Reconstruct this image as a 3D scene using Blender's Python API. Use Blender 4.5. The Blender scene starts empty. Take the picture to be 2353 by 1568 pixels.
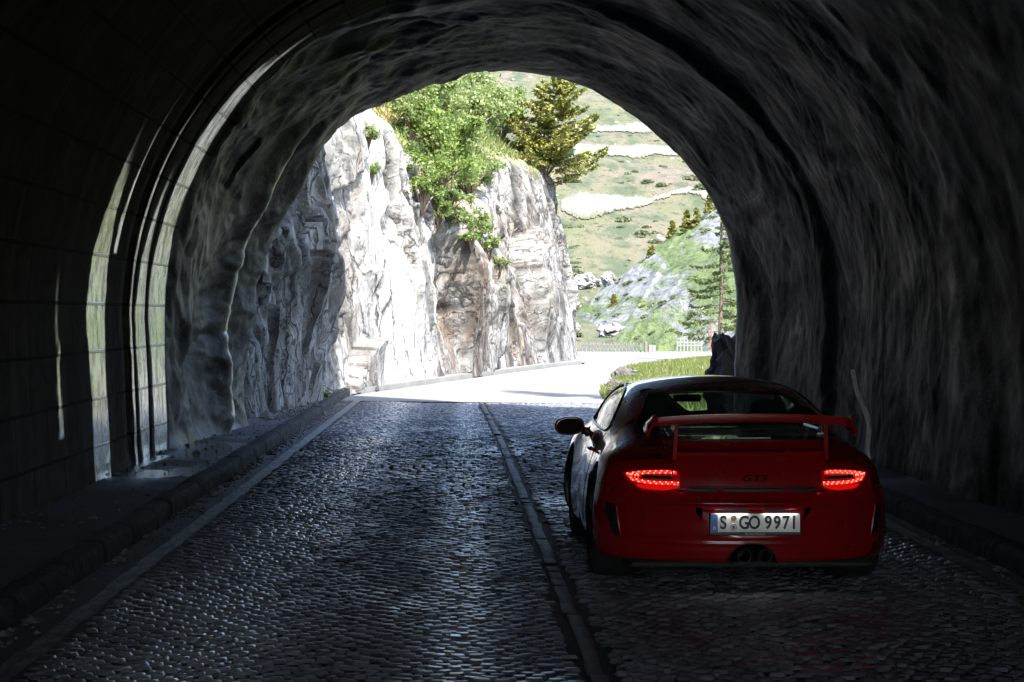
import bpy, math, random
import numpy as np
from mathutils import Vector

rng = np.random.default_rng(7)
random.seed(7)
SC = bpy.context.scene
COL = SC.collection
R = math.radians

# ------------------------------------------------------------------ helpers
def link(o, parent=None):
    COL.objects.link(o)
    if parent is not None:
        o.parent = parent
    return o

def tag(o, label=None, cat=None, group=None, kind=None):
    if label: o["label"] = label
    if cat: o["category"] = cat
    if group: o["group"] = group
    if kind: o["kind"] = kind
    return o

def empty(name, loc=(0, 0, 0), label=None, cat=None, group=None):
    o = bpy.data.objects.new(name, None)
    o.location = loc
    o.empty_display_size = 0.2
    COL.objects.link(o)
    return tag(o, label, cat, group)

def mesh_np(name, V, F, mat=None, parent=None, smooth=True, attrs=None, normals=None):
    """V (n,3); F (m,k) array of equal-size faces, or a list of index lists."""
    me = bpy.data.meshes.new(name)
    V = np.asarray(V, dtype=np.float32)
    if isinstance(F, np.ndarray):
        m, k = F.shape
        me.vertices.add(len(V)); me.vertices.foreach_set("co", V.ravel())
        me.loops.add(m * k); me.loops.foreach_set("vertex_index", F.astype(np.int32).ravel())
        me.polygons.add(m)
        me.polygons.foreach_set("loop_start", np.arange(0, m * k, k, dtype=np.int32))
        me.update(calc_edges=True)
    else:
        me.from_pydata(V.tolist(), [], [list(map(int, f)) for f in F])
        me.update()
    me.validate()
    me.polygons.foreach_set("use_smooth", np.full(len(me.polygons), bool(smooth)))
    if attrs:
        for nm, arr in attrs.items():
            arr = np.asarray(arr, dtype=np.float32)
            if arr.ndim == 1:
                a = me.attributes.new(nm, 'FLOAT', 'POINT'); a.data.foreach_set("value", arr)
            else:
                a = me.attributes.new(nm, 'FLOAT_VECTOR', 'POINT'); a.data.foreach_set("vector", arr.ravel())
    if normals is not None:
        me.normals_split_custom_set_from_vertices(np.asarray(normals, dtype=np.float32).tolist())
    if mat is not None:
        me.materials.append(mat)
    o = bpy.data.objects.new(name, me)
    return link(o, parent)

def grid_faces(nu, nv, flip=False):
    i = np.arange(nu - 1)[:, None] * nv + np.arange(nv - 1)[None, :]
    F = np.stack([i, i + 1, i + nv + 1, i + nv], -1).reshape(-1, 4)
    return F[:, ::-1] if flip else F

class MB:
    """collects small primitives into one mesh"""
    def __init__(s): s.V = []; s.F = []
    def add(s, V, F):
        b = len(s.V); s.V += [tuple(map(float, v)) for v in V]; s.F += [[int(i) + b for i in f] for f in F]; return s
    def box(s, c, d, rz=0.0, taper=1.0, bev=0.0):
        cx, cy, cz = c; x, y, z = d[0] / 2, d[1] / 2, d[2] / 2
        if bev <= 0:
            ring = [(-1, -1), (1, -1), (1, 1), (-1, 1)]
            pts = [(a * x, b * y, -z) for a, b in ring] + [(a * x * taper, b * y * taper, z) for a, b in ring]
            F = [(3, 2, 1, 0), (4, 5, 6, 7)] + [(i, (i + 1) % 4, 4 + (i + 1) % 4, 4 + i) for i in range(4)]
        else:
            e = bev
            ring = [(-x + e, -y), (x - e, -y), (x, -y + e), (x, y - e), (x - e, y), (-x + e, y), (-x, y - e), (-x, -y + e)]
            sh = lambda k: [(a * k[0], b * k[1]) for a, b in ring]
            kin = ((x - e) / x, (y - e) / y)
            L = [(sh(kin), -z), (ring, -z + e), (ring, z - e), (sh(kin), z)]
            pts = [(a, b, zz) for rr, zz in L for a, b in rr]
            F = [tuple(range(7, -1, -1)), tuple(range(24, 32))]
            for l in range(3):
                F += [(l * 8 + i, l * 8 + (i + 1) % 8, l * 8 + 8 + (i + 1) % 8, l * 8 + 8 + i) for i in range(8)]
        c_, s_ = math.cos(rz), math.sin(rz)
        return s.add([(cx + c_ * a - s_ * b, cy + s_ * a + c_ * b, cz + q) for a, b, q in pts], F)
    def tube(s, P, r, n=8, cap=True):
        P = [Vector(p) for p in P]
        rr = [float(q) for q in r] if hasattr(r, '__len__') else [float(r)] * len(P)
        V = []; F = []
        up = Vector((0.13, 0.21, 1)).normalized()
        for i, p in enumerate(P):
            t = (P[min(i + 1, len(P) - 1)] - P[max(i - 1, 0)])
            t = t.normalized() if t.length > 1e-9 else Vector((0, 0, 1))
            a = t.cross(up)
            if a.length < 1e-3: a = t.cross(Vector((1, 0, 0)))
            a.normalize(); b = t.cross(a)
            for k in range(n):
                q = 2 * math.pi * k / n
                V.append(p + rr[i] * (math.cos(q) * a + math.sin(q) * b))
        for i in range(len(P) - 1):
            for k in range(n):
                F.append((i * n + k, i * n + (k + 1) % n, (i + 1) * n + (k + 1) % n, (i + 1) * n + k))
        if cap:
            F.append(tuple(range(n - 1, -1, -1))); F.append(tuple(range((len(P) - 1) * n, len(P) * n)))
        return s.add(V, F)
    def lathe(s, prof, c, axis='x', n=40):
        """prof: list of (offset along axis, radius)"""
        V = []; F = []
        for a, r in prof:
            for k in range(n):
                q = 2 * math.pi * k / n
                u, v = r * math.cos(q), r * math.sin(q)
                if axis == 'x': V.append((c[0] + a, c[1] + u, c[2] + v))
                elif axis == 'y': V.append((c[0] + u, c[1] + a, c[2] + v))
                else: V.append((c[0] + u, c[1] + v, c[2] + a))
        m = len(prof)
        for i in range(m - 1):
            for k in range(n):
                F.append((i * n + k, i * n + (k + 1) % n, (i + 1) * n + (k + 1) % n, (i + 1) * n + k))
        return s.add(V, F)
    def build(s, name, mat, parent=None, smooth=False):
        return mesh_np(name, np.array(s.V), s.F, mat, parent, smooth)

# ------------------------------------------------------------------ numpy noise
def _h(ix, iy, iz, seed):
    with np.errstate(over='ignore'):
        h = (ix.astype(np.uint32) * np.uint32(374761393) + iy.astype(np.uint32) * np.uint32(668265263)
             + iz.astype(np.uint32) * np.uint32(2147483647 - 5) + np.uint32(seed * 1013904223 & 0xffffffff))
        h = (h ^ (h >> np.uint32(13))) * np.uint32(1274126177)
        h = (h ^ (h >> np.uint32(16))) * np.uint32(2246822519)
        h = h ^ (h >> np.uint32(15))
    return h.astype(np.float64) / 4294967296.0

def vnoise(x, y, z=None, seed=0):
    x = np.asarray(x, float); y = np.asarray(y, float)
    z = np.zeros_like(x) if z is None else np.asarray(z, float)
    x, y, z = np.broadcast_arrays(x, y, z)
    fx, fy, fz = np.floor(x), np.floor(y), np.floor(z)
    ix, iy, iz = fx.astype(np.int64), fy.astype(np.int64), fz.astype(np.int64)
    q = lambda t: t * t * t * (t * (t * 6 - 15) + 10)
    u, v, w = q(x - fx), q(y - fy), q(z - fz)
    r = 0
    for dx in (0, 1):
        for dy in (0, 1):
            for dz in (0, 1):
                r = r + _h(ix + dx, iy + dy, iz + dz, seed) * (u if dx else 1 - u) * (v if dy else 1 - v) * (w if dz else 1 - w)
    return r * 2 - 1

def fbm(x, y, z=None, oct=4, seed=0, gain=0.5):
    s = 0; a = 1; n = 0; f = 1.0
    for o in range(oct):
        s = s + a * vnoise(np.asarray(x) * f + o * 17.3, np.asarray(y) * f + o * 5.1, None if z is None else np.asarray(z) * f, seed + o)
        n += a; a *= gain; f *= 2.03
    return s / n

def ridged(x, y, z=None, oct=3, seed=0):
    s = 0; a = 1; n = 0; f = 1.0
    for o in range(oct):
        s = s + a * (1 - np.abs(vnoise(np.asarray(x) * f + o * 7.7, np.asarray(y) * f + o * 3.3, None if z is None else np.asarray(z) * f, seed + o)) * 2)
        n += a; a *= 0.5; f *= 2.1
    return s / n

def facets(x, y, z, seed=0, tilt=0.9):
    """broken-rock displacement: each Voronoi cell is a randomly tilted plane; also the gap to the next cell"""
    x, y, z = np.broadcast_arrays(np.asarray(x, float), np.asarray(y, float), np.asarray(z, float))
    ix, iy, iz = (np.floor(a).astype(np.int64) for a in (x, y, z))
    f1 = np.full(x.shape, 9.0); f2 = np.full(x.shape, 9.0); val = np.zeros(x.shape)
    for a in (-1, 0, 1):
        for b in (-1, 0, 1):
            for c in (-1, 0, 1):
                jx, jy, jz = ix + a, iy + b, iz + c
                ox = x - jx - _h(jx, jy, jz, seed); oy = y - jy - _h(jx, jy, jz, seed + 1); oz = z - jz - _h(jx, jy, jz, seed + 2)
                d = np.sqrt(ox * ox + oy * oy + oz * oz)
                h = (_h(jx, jy, jz, seed + 3) - .5) + tilt * (ox * (_h(jx, jy, jz, seed + 4) - .5) + oy * (_h(jx, jy, jz, seed + 5) - .5) + oz * (_h(jx, jy, jz, seed + 6) - .5)) * 2
                near = d < f1
                f2 = np.where(near, f1, np.minimum(f2, d))
                val = np.where(near, h, val)
                f1 = np.where(near, d, f1)
    return val, f2 - f1

def slabs(x, y, z, seed=0, tilt=1.2, w=.45, sign=1):
    """continuous broken-rock relief: envelope of randomly tilted, slightly domed planes; returns height and closeness to a crease"""
    x, y, z = np.broadcast_arrays(np.asarray(x, float), np.asarray(y, float), np.asarray(z, float))
    ix, iy, iz = (np.floor(a).astype(np.int64) for a in (x, y, z))
    b1 = np.full(x.shape, -9.0); b2 = np.full(x.shape, -9.0)
    for a in (-1, 0, 1):
        for b in (-1, 0, 1):
            for c in (-1, 0, 1):
                jx, jy, jz = ix + a, iy + b, iz + c
                ox = x - jx - _h(jx, jy, jz, seed); oy = y - jy - _h(jx, jy, jz, seed + 1); oz = z - jz - _h(jx, jy, jz, seed + 2)
                v = (_h(jx, jy, jz, seed + 3) - .5) * .8 + tilt * (ox * (_h(jx, jy, jz, seed + 4) - .5) + oy * (_h(jx, jy, jz, seed + 5) - .5)) - w * (ox * ox + oy * oy + oz * oz)
                b2 = np.where(v > b1, b1, np.maximum(b2, v)); b1 = np.maximum(b1, v)
    return sign * (b1 - .05), b1 - b2

def sstep(a, b, x):
    t = np.clip((np.asarray(x, float) - a) / (b - a), 0, 1)
    return t * t * (3 - 2 * t)

def cr(xs, ys, x):
    """smooth (cubic, monotone-ish) interpolation of control points"""
    xs = np.asarray(xs, float); ys = np.asarray(ys, float)
    m = np.gradient(ys, xs)
    d = np.diff(ys) / np.diff(xs)
    for i in range(1, len(xs) - 1):
        if d[i - 1] * d[i] <= 0: m[i] = 0
        else: m[i] = np.sign(d[i]) * min(abs(m[i]), 3 * min(abs(d[i - 1]), abs(d[i])))
    x = np.clip(np.asarray(x, float), xs[0], xs[-1])
    i = np.clip(np.searchsorted(xs, x) - 1, 0, len(xs) - 2)
    h = xs[i + 1] - xs[i]; t = (x - xs[i]) / h
    return ((2 * t**3 - 3 * t**2 + 1) * ys[i] + (t**3 - 2 * t**2 + t) * h * m[i]
            + (-2 * t**3 + 3 * t**2) * ys[i + 1] + (t**3 - t**2) * h * m[i + 1])

# ------------------------------------------------------------------ materials
class NT:
    def __init__(s, name):
        s.m = bpy.data.materials.new(name); s.m.use_nodes = True
        s.t = s.m.node_tree; s.t.nodes.clear()
        s.out = s.n('ShaderNodeOutputMaterial')
    def n(s, typ, props=None, **ins):
        nd = s.t.nodes.new(typ)
        for k, v in (props or {}).items(): setattr(nd, k, v)
        for k, v in ins.items(): s.set(nd, k, v)
        return nd
    def set(s, nd, k, v):
        key = int(k[1:]) if k[0] == 'i' and k[1:].isdigit() else k.replace('_', ' ')
        sock = nd.inputs[key]
        if isinstance(v, bpy.types.NodeSocket): s.t.links.new(v, sock)
        elif isinstance(v, bpy.types.Node): s.t.links.new(v.outputs[0], sock)
        elif hasattr(v, '__len__') and len(v) == 3 and sock.type == 'RGBA': sock.default_value = (*v, 1)
        elif sock.type == 'RGBA' and not hasattr(v, '__len__'): sock.default_value = (v, v, v, 1)
        else: sock.default_value = v
    def math(s, op, a, b=0.0, c=None, clamp=False):
        nd = s.n('ShaderNodeMath', {'operation': op, 'use_clamp': clamp}, i0=a, i1=b)
        if c is not None: s.set(nd, 'i2', c)
        return nd.outputs[0]
    def noise(s, vec, scale, detail=4, rough=0.55, dist=0.0):
        nd = s.n('ShaderNodeTexNoise', None, Scale=scale, Detail=detail, Roughness=rough, Distortion=dist)
        if vec is not None: s.set(nd, 'Vector', vec)
        return nd.outputs[0]
    def voro(s, vec, scale, feature='F1', rnd=1.0):
        nd = s.n('ShaderNodeTexVoronoi', {'feature': feature}, Scale=scale, Randomness=rnd)
        if vec is not None: s.set(nd, 'Vector', vec)
        return nd
    def ramp(s, fac, stops, interp='LINEAR'):
        nd = s.n('ShaderNodeValToRGB'); s.set(nd, 'Fac', fac)
        cr_ = nd.color_ramp; cr_.interpolation = interp
        while len(cr_.elements) < len(stops): cr_.elements.new(0.5)
        for e, (p, c) in zip(cr_.elements, stops):
            e.position = p
            e.color = (c, c, c, 1) if not hasattr(c, '__len__') else (*c, 1)
        return nd.outputs[0]
    def mix(s, fac, a, b, blend='MIX'):
        nd = s.n('ShaderNodeMix', {'data_type': 'RGBA', 'blend_type': blend})
        s.set(nd, 'i0', fac); s.set(nd, 'i6', a); s.set(nd, 'i7', b)
        return nd.outputs[2]
    def maprange(s, v, a, b, c=0.0, d=1.0):
        return s.n('ShaderNodeMapRange', None, Value=v, i1=a, i2=b, i3=c, i4=d).outputs[0]
    def attr(s, name, out='Fac'):
        return s.n('ShaderNodeAttribute', {'attribute_name': name}).outputs[out]
    def obj(s): return s.n('ShaderNodeTexCoord').outputs['Object']
    def pos(s): return s.n('ShaderNodeNewGeometry').outputs['Position']
    def mapv(s, vec, scale=(1, 1, 1), rot=(0, 0, 0)):
        return s.n('ShaderNodeMapping', None, Vector=vec, Scale=scale, Rotation=rot).outputs[0]
    def bump(s, h, strength=0.3, dist=0.02, normal=None):
        nd = s.n('ShaderNodeBump', None, Height=h, Strength=strength, Distance=dist)
        if normal is not None: s.set(nd, 'Normal', normal)
        return nd.outputs[0]
    def bsdf(s, **k):
        b = s.n('ShaderNodeBsdfPrincipled', None, **k)
        s.t.links.new(b.outputs[0], s.out.inputs[0]); return b

def simple(name, col, rough=0.5, metal=0.0, bumpscale=None, var=0.15, **k):
    t = NT(name); v = t.obj()
    n = t.noise(v, bumpscale or 30, 4)
    c = t.mix(t.maprange(n, .3, .7), [x * (1 - var) for x in col], [min(1, x * (1 + var)) for x in col])
    kw = dict(Base_Color=c, Roughness=rough, Metallic=metal); kw.update(k)
    if bumpscale: kw['Normal'] = t.bump(n, .15, .005)
    t.bsdf(**kw); return t.m

def emit(name, col, strength):
    t = NT(name)
    e = t.n('ShaderNodeEmission', None, Color=col, Strength=strength)
    t.t.links.new(e.outputs[0], t.out.inputs[0]); return t.m

# ------------------------------------------------------------------ camera, world, sun
CAMZ = 1.64
cam = bpy.data.cameras.new("camera"); cam.sensor_width = 36; cam.lens = 36 * 5000 / 2353
cam.shift_x = 96.5 / 2353; cam.shift_y = -64 / 2353
cam.clip_start = 0.1; cam.clip_end = 6000
co = link(bpy.data.objects.new("camera", cam)); co.location = (0, 0, CAMZ); co.rotation_euler = (R(90), 0, 0)
SC.camera = co

SUN_AZ = np.array([0.45, -0.89]); SUN_AZ /= np.linalg.norm(SUN_AZ)   # towards the sun, in plan
SUN_EL = 50.0
sunvec = Vector((SUN_AZ[0] * math.cos(R(SUN_EL)), SUN_AZ[1] * math.cos(R(SUN_EL)), math.sin(R(SUN_EL))))
sl = bpy.data.lights.new("sun", 'SUN'); sl.energy = 3.2; sl.angle = R(0.53); sl.color = (1, .965, .91)
so = link(bpy.data.objects.new("sun", sl)); so.rotation_euler = sunvec.to_track_quat('Z', 'Y').to_euler(); so.location = (20, -20, 60)
w = bpy.data.worlds.new("World"); SC.world = w; w.use_nodes = True
nt = w.node_tree; nt.nodes.clear()
sky = nt.nodes.new('ShaderNodeTexSky'); sky.sky_type = 'NISHITA'; sky.sun_disc = False
sky.sun_elevation = R(SUN_EL); sky.sun_rotation = math.atan2(SUN_AZ[0], SUN_AZ[1]); sky.altitude = 900; sky.dust_density = 3.0; sky.air_density = .85; sky.ozone_density = .6
bg = nt.nodes.new('ShaderNodeBackground'); bg.inputs[1].default_value = 0.15
ow = nt.nodes.new('ShaderNodeOutputWorld')
nt.links.new(sky.outputs[0], bg.inputs[0]); nt.links.new(bg.outputs[0], ow.inputs[0])

SC.render.engine = 'CYCLES'
SC.view_settings.view_transform = 'Standard'; SC.view_settings.look = 'None'
SC.view_settings.exposure = 2.8; SC.view_settings.gamma = 1.0
cy = SC.cycles
cy.max_bounces = 10; cy.diffuse_bounces = 7; cy.glossy_bounces = 5; cy.transmission_bounces = 8; cy.transparent_max_bounces = 24
cy.use_denoising = True
try: cy.denoiser = 'OPENIMAGEDENOISE'
except Exception: pass
cy.use_adaptive_sampling = True; cy.adaptive_threshold = 0.01
cy.sample_clamp_indirect = 8.0; cy.caustics_reflective = False; cy.caustics_refractive = False
# ================================================================== TUNNEL
Y_EXIT = 29.6; Y_BACK = -7.0; CX = 0.32; ZC = 1.58  # unseen open rear end set close behind the camera to light the car
def tun_R(Y):
    return 3.75 - .10 * sstep(24.3, 24.75, Y) - .30 * sstep(24.6, 29.4, Y)

# samples along the perimeter: (wall height or angle)
NW, NA = 54, 400
def perimeter(Y):
    """returns x,z,nx,nz (inward normal), s for each Y (rows) and perimeter sample (cols)"""
    Rr = tun_R(Y)[:, None]
    hw = np.linspace(0, 1, NW, endpoint=False)[None, :]
    th = np.linspace(0, np.pi, NA)[None, :]
    one = np.ones_like(Rr)
    bat = .07
    xl = CX - Rr + bat * (1 - hw); zl = ZC * hw * one
    xa = CX - Rr * np.cos(th); za = ZC + Rr * np.sin(th)
    xr = CX + Rr - bat * (1 - hw[:, ::-1] - 1 / NW); zr = ZC * (1 - hw - 1 / NW) * one
    x = np.concatenate([xl, xa, xr], 1); z = np.concatenate([zl, za, zr], 1)
    nx = np.concatenate([one * np.ones_like(hw), np.cos(th) * one, -one * np.ones_like(hw)], 1)
    nz = np.concatenate([0 * one * hw, -np.sin(th) * one, 0 * one * hw], 1)
    s = np.concatenate([ZC * hw * one, ZC + 3.6 * th * one, ZC + 3.6 * np.pi + ZC * (hw + 1 / NW) * one], 1)
    return x, z, nx, nz, s

STRIPS = [  # wet lime runs on the block lining: y0, y1, bottom, top (arc length)
    (19.62, 20.36, 0.0, 3.25), (20.55, 20.92, 2.2, 3.45), (21.96, 22.10, 0.0, 3.9), (22.38, 22.98, 0.0, 2.9),
    (23.30, 24.20, 0.0, 5.0), (18.0, 18.14, .6, 1.7)]

def wetmask(Y, s):
    wob = .05 * vnoise(s * 1.7, Y * .3, seed=3) + .03 * vnoise(s * 6, Y * 2, seed=4) + .012 * vnoise(s * 25, Y * 9, seed=8)
    m = np.zeros_like(Y * s)
    for a, b, lo, hi in STRIPS:
        c = (a + b) / 2; h = (b - a) / 2
        nar = h * .98 * (1 - .65 * sstep(hi - 1.6, hi, s)) * (1 + .22 * vnoise(s * 1.1, 0 * s + a, seed=9))
        k = sstep(.035, -.035, np.abs(Y + wob - c) - nar) * sstep(hi + .15, hi - .5, s + .3 * vnoise(Y * 9, s, seed=5)) * (s >= lo)
        m = np.maximum(m, k)
    return m

Ys = np.concatenate([np.arange(Y_BACK, 13, .6), np.arange(13, 19, .07), np.arange(19, 25, .028), np.arange(25, Y_EXIT + .001, .04)])
Ys[-1] = Y_EXIT
x, z, nx, nz, s = perimeter(Ys)
Yg = Ys[:, None] * np.ones_like(s)
right = sstep(CX - .8, CX + .3, x)
shot = np.maximum(right, sstep(24.28, 24.5, Yg))                      # sprayed concrete; the rest is block lining
wy = Yg + .5 * fbm(Yg * .5, s * .35, seed=20, oct=3) ; ws = s + .7 * fbm(Yg * .6, s * .4, seed=30, oct=3)
smooth_r = 1 - .60 * right
k1, c1 = slabs(wy * .75, ws * .85, 0 * wy + 1, 140, 1.7, .75); k2, c2 = slabs(wy * 1.9, ws * 2.2, 0 * wy + 2, 150, 1.8, .75, -1); k3, c3 = slabs(wy * 4.5, ws * 5.5, 0 * wy + 3, 160, 1.8, .75)
d_shot = (.13 * fbm(wy * .33, ws * .30, oct=2, seed=40) + .07 * fbm(wy * .55, ws * .55, oct=2, seed=44)
          + smooth_r * (.13 * (k1 + .1) + .075 * (k2 - .1) + .026 * (k3 + .1)) + .014 * fbm(wy * 3.2, ws * 5, oct=3, seed=52) + .013 * fbm(wy * 6.5, ws * 8.5, oct=2, seed=55)
          + .06 * (ridged(wy * .45 + ws * .12, ws * .16, oct=2, seed=57) - .35))
# ridges and hollows of the sprayed ring on the left near the mouth
left = 1 - right
def gau(c, wd): return np.exp(-((Yg + .12 * vnoise(s * .8, 0 * s, seed=61) - c) / wd) ** 2)
d_shot += left * (.16 * gau(27.6, .28) - .10 * gau(28.35, .4) + .10 * gau(29.3, .35) - .06 * gau(26.4, .7)) * sstep(5.6, 3.2, s)
d_block = .006 * fbm(Yg * 1.2, s * 1.2, seed=70) - .05 * np.exp(-((Yg - 22.22) / .055) ** 2) - .05 * np.exp(-((Yg - 23.08) / .04) ** 2) \
          + .05 * np.exp(-((Yg - 21.35) / .3) ** 2) - .06 * sstep(20.75, 20.85, Yg) * sstep(21.9, 21.8, Yg)
wet = wetmask(Yg, s) * (1 - shot)
for a_, b_, lo_, hi_ in STRIPS: d_block = d_block + .04 * np.clip(Yg - (a_ + b_) / 2, a_ - b_, b_ - a_) * np.exp(-((Yg - (a_ + b_) / 2) / (b_ - a_)) ** 4)
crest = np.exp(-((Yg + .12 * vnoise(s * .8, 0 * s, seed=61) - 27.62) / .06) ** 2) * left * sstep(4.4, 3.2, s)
d_shot = d_shot * (1 - .38 * right) - .03
dd = shot * d_shot + (1 - shot) * d_block
dd *= sstep(-.01, .35, s) * .85 + .15
V = np.stack([x + nx * dd, Yg, z + nz * dd], -1).reshape(-1, 3)
nY, nP = s.shape

# materials -----------------------------------------------------------------
def mat_tunnel():
    t = NT("tunnel_lining")
    fl = t.attr('flow', 'Vector')
    wetv = t.attr('wet'); shotv = t.attr('shot'); cre = t.attr('crest')
    n1 = t.noise(t.mapv(fl, (.55, .85, 1)), 1.0, 8, .62, 1.8)
    n2 = t.noise(t.mapv(fl, (1.5, 2.4, 1)), 1.0, 7, .65, 1.2)
    n3 = t.noise(fl, 22.0, 5, .65)
    rock = t.ramp(n1, [(.30, (.010, .0092, .0080)), (.46, (.032, .0285, .0235)), (.60, (.056, .050, .041)), (.74, (.125, .116, .098))])
    rock = t.mix(t.maprange(n2, .45, .75), rock, (.016, .0155, .0155))
    vein = t.noise(t.mapv(fl, (.9, .8, 1)), 1.4, 6, .62, 3.5)
    vn = t.maprange(t.math('ABSOLUTE', t.math('SUBTRACT', vein, .5)), .022, .004)
    rock = t.mix(t.math('MULTIPLY', vn, t.maprange(n2, .4, .6, 0, .6)), rock, (.17, .16, .135))
    spk = t.noise(fl, 38.0, 4, .7)
    rock = t.mix(t.maprange(spk, .50, .64, 0, .75), rock, (.009, .0085, .0075))
    rock = t.mix(t.maprange(t.noise(fl, 13.0, 5, .7), .56, .68, 0, .6), rock, (.105, .098, .083))
    lime = t.maprange(t.noise(t.mapv(fl, (.8, .7, 1)), 1.3, 7, .68, 3.0), .56, .68)
    rock = t.mix(t.math('MULTIPLY', lime, .34), rock, (.20, .195, .18))
    rust = t.maprange(t.noise(t.mapv(fl, (1.1, .5, 1)), .8, 4), .60, .72)
    rock = t.mix(t.math('MULTIPLY', rust, .45), rock, (.060, .036, .017))
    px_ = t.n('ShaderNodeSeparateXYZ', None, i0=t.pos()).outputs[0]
    rock = t.mix(t.maprange(px_, -.6, 1.6, 0, .72), rock, t.mix(n2, (.0035, .0030, .0025), (.0125, .0108, .0088)))  # right half darkened in the base colour to stand in for low light
    # concrete block lining
    sx = t.n('ShaderNodeSeparateXYZ', None, i0=fl)
    br = t.n('ShaderNodeTexBrick', {'offset': .5, 'squash': 1.0}, Vector=fl, Color1=(1, 1, 1), Color2=(.75, .75, .75), Mortar=(0, 0, 0),
             Scale=1.0, Mortar_Size=.017, Mortar_Smooth=.4, Bias=0.0, Brick_Width=1.25, Row_Height=.43)
    blockc = t.mix(t.maprange(n2, .3, .7), (.028, .025, .021), (.098, .089, .074))
    streak = t.maprange(t.noise(t.mapv(fl, (2.2, .45, 1)), 1.0, 5, .65), .52, .70)
    blockc = t.mix(t.math('MULTIPLY', streak, .5), blockc, (.20, .185, .155))
    joint = t.math('SUBTRACT', 1.0, t.math('GREATER_THAN', br.outputs['Fac'], .5))
    limec = t.mix(t.maprange(t.noise(fl, 7, 5, .7), .35, .62), (.62, .62, .54), (.85, .85, .82))
    blockc = t.mix(t.math('MULTIPLY', wetv, t.maprange(t.noise(t.mapv(fl, (9, 4, 1)), 1.0, 6, .7), .38, .50, .25, 1.0)), blockc, limec)
    blockc = t.mix(br.outputs['Fac'], blockc, (.012, .011, .010))
    alg = t.maprange(t.noise(t.mapv(fl, (5, 1.2, 1)), 1.3, 5), .55, .68)
    blockc = t.mix(t.math('MULTIPLY', alg, .35), blockc, (.030, .042, .016))
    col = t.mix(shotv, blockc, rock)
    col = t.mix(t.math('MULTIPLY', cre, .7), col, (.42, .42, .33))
    rough = t.mix(shotv, t.mix(wetv, .95, t.maprange(n3, .3, .7, .10, .26)), t.maprange(n1, .3, .75, .72, .42))
    h = t.math('ADD', t.math('MULTIPLY', n2, .6), t.math('MULTIPLY', n3, .35))
    h = t.math('SUBTRACT', h, t.math('MULTIPLY', br.outputs['Fac'], t.math('MULTIPLY', t.math('SUBTRACT', 1.0, shotv), .8)))
    high = t.maprange(sx.outputs[1], 2.4, 4.6, 1.0, .10)
    high = t.math('MULTIPLY', high, t.maprange(t.noise(t.mapv(fl, (7, 3, 1)), 1.0, 6, .7), .40, .50, .15, 1.0))
    wc = t.math('MAXIMUM', t.math('MULTIPLY', t.math('MULTIPLY', wetv, high), t.math('SUBTRACT', 1.0, br.outputs['Fac'])), t.math('MULTIPLY', cre, t.maprange(n2, .35, .55)), clamp=True)
    h = t.math('MULTIPLY', h, t.math('SUBTRACT', 1.0, t.math('MULTIPLY', wc, .82)))
    t.bsdf(Base_Color=col, Coat_Weight=t.math('MULTIPLY', wc, t.maprange(t.noise(fl, 9, 5, .7), .68, .50, .30, 1.0)), Coat_Roughness=.17, Coat_IOR=2.3, Roughness=rough, Normal=t.bump(h, .40, .03), IOR=1.45, Specular_IOR_Level=t.mix(shotv, t.mix(wetv, .10, 1.0), t.maprange(px_, -.6, 1.6, .20, .06)))
    return t.m

def mat_rockdark():
    t = NT("shaded_rock"); v = t.pos()
    n = t.noise(v, .8, 8, .65)
    c = t.ramp(n, [(.3, (.05, .048, .045)), (.55, (.17, .165, .16)), (.75, (.30, .29, .28))])
    t.bsdf(Base_Color=c, Roughness=.85, Normal=t.bump(t.noise(v, 5, 8, .7), .7, .1)); return t.m

M_TUN = mat_tunnel(); M_RDK = mat_rockdark(); M_BLK = simple('shade_black_rock', (.022, .021, .020), .95, bumpscale=6)  # boulder rock near-black: its shade is put into the base colour

flow = np.stack([Yg, s, 0 * s], -1).reshape(-1, 3)
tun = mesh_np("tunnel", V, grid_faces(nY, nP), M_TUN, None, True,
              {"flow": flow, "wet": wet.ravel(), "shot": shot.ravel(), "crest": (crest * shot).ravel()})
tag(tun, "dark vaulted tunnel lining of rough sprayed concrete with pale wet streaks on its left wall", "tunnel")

# the rock spur the tunnel runs through: mouth faces and outer hull
def hull(t):
    """outer outline of the spur in X,Z for perimeter fraction t (0 left base .. 1 right base)"""
    P = np.array([(-60, -1), (-55, 20), (-34, 30), (-14, 31), (-3, 30), (3.2, 27), (4.0, 21), (4.8, 15.5), (6.2, 8.2), (7.2, 4), (7.6, -1)], float)
    L = np.array([0, .10, .2, .3, .42, .55, .63, .72, .84, .92, 1.0])
    return np.interp(t, L, P[:, 0]), np.interp(t, L, P[:, 1])
def spur_rows():
    rows = []
    tt = s[-1] / s[-1, -1]
    hx, hz = hull(tt)
    def ring(row, Y, k, amp, sd):
        bx, by, bz = V.reshape(nY, nP, 3)[row].T
        X = bx + (hx - bx) * k; Z = bz + (hz - bz) * k
        Yo = Y + amp * (fbm(X * .5, Z * .5, seed=sd, oct=4)) * min(1, k * 6)
        return np.stack([X, Yo, Z], -1)
    for k in (0, .006, .02, .05, .1, .2, .4, .7, 1.0): rows.append(ring(0, Y_BACK - .2 * (k > 0), k, -.7, 5))
    for Y in np.linspace(Y_BACK + 2, Y_EXIT - 2, 22):
        jit = fbm(hx * .15, hz * .15, Y * .15 + 0 * hx, seed=12, oct=3)
        rows.append(np.stack([hx + .25 * jit, Y + 0 * hx, hz + .5 * jit], -1))
    for k in (1.0, .7, .4, .2, .1, .05, .02, .008, .003, 0): rows.append(ring(-1, Y_EXIT + .25 * (k > .002) , k, .5, 6))
    return np.stack(rows)
SR = spur_rows()
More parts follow.
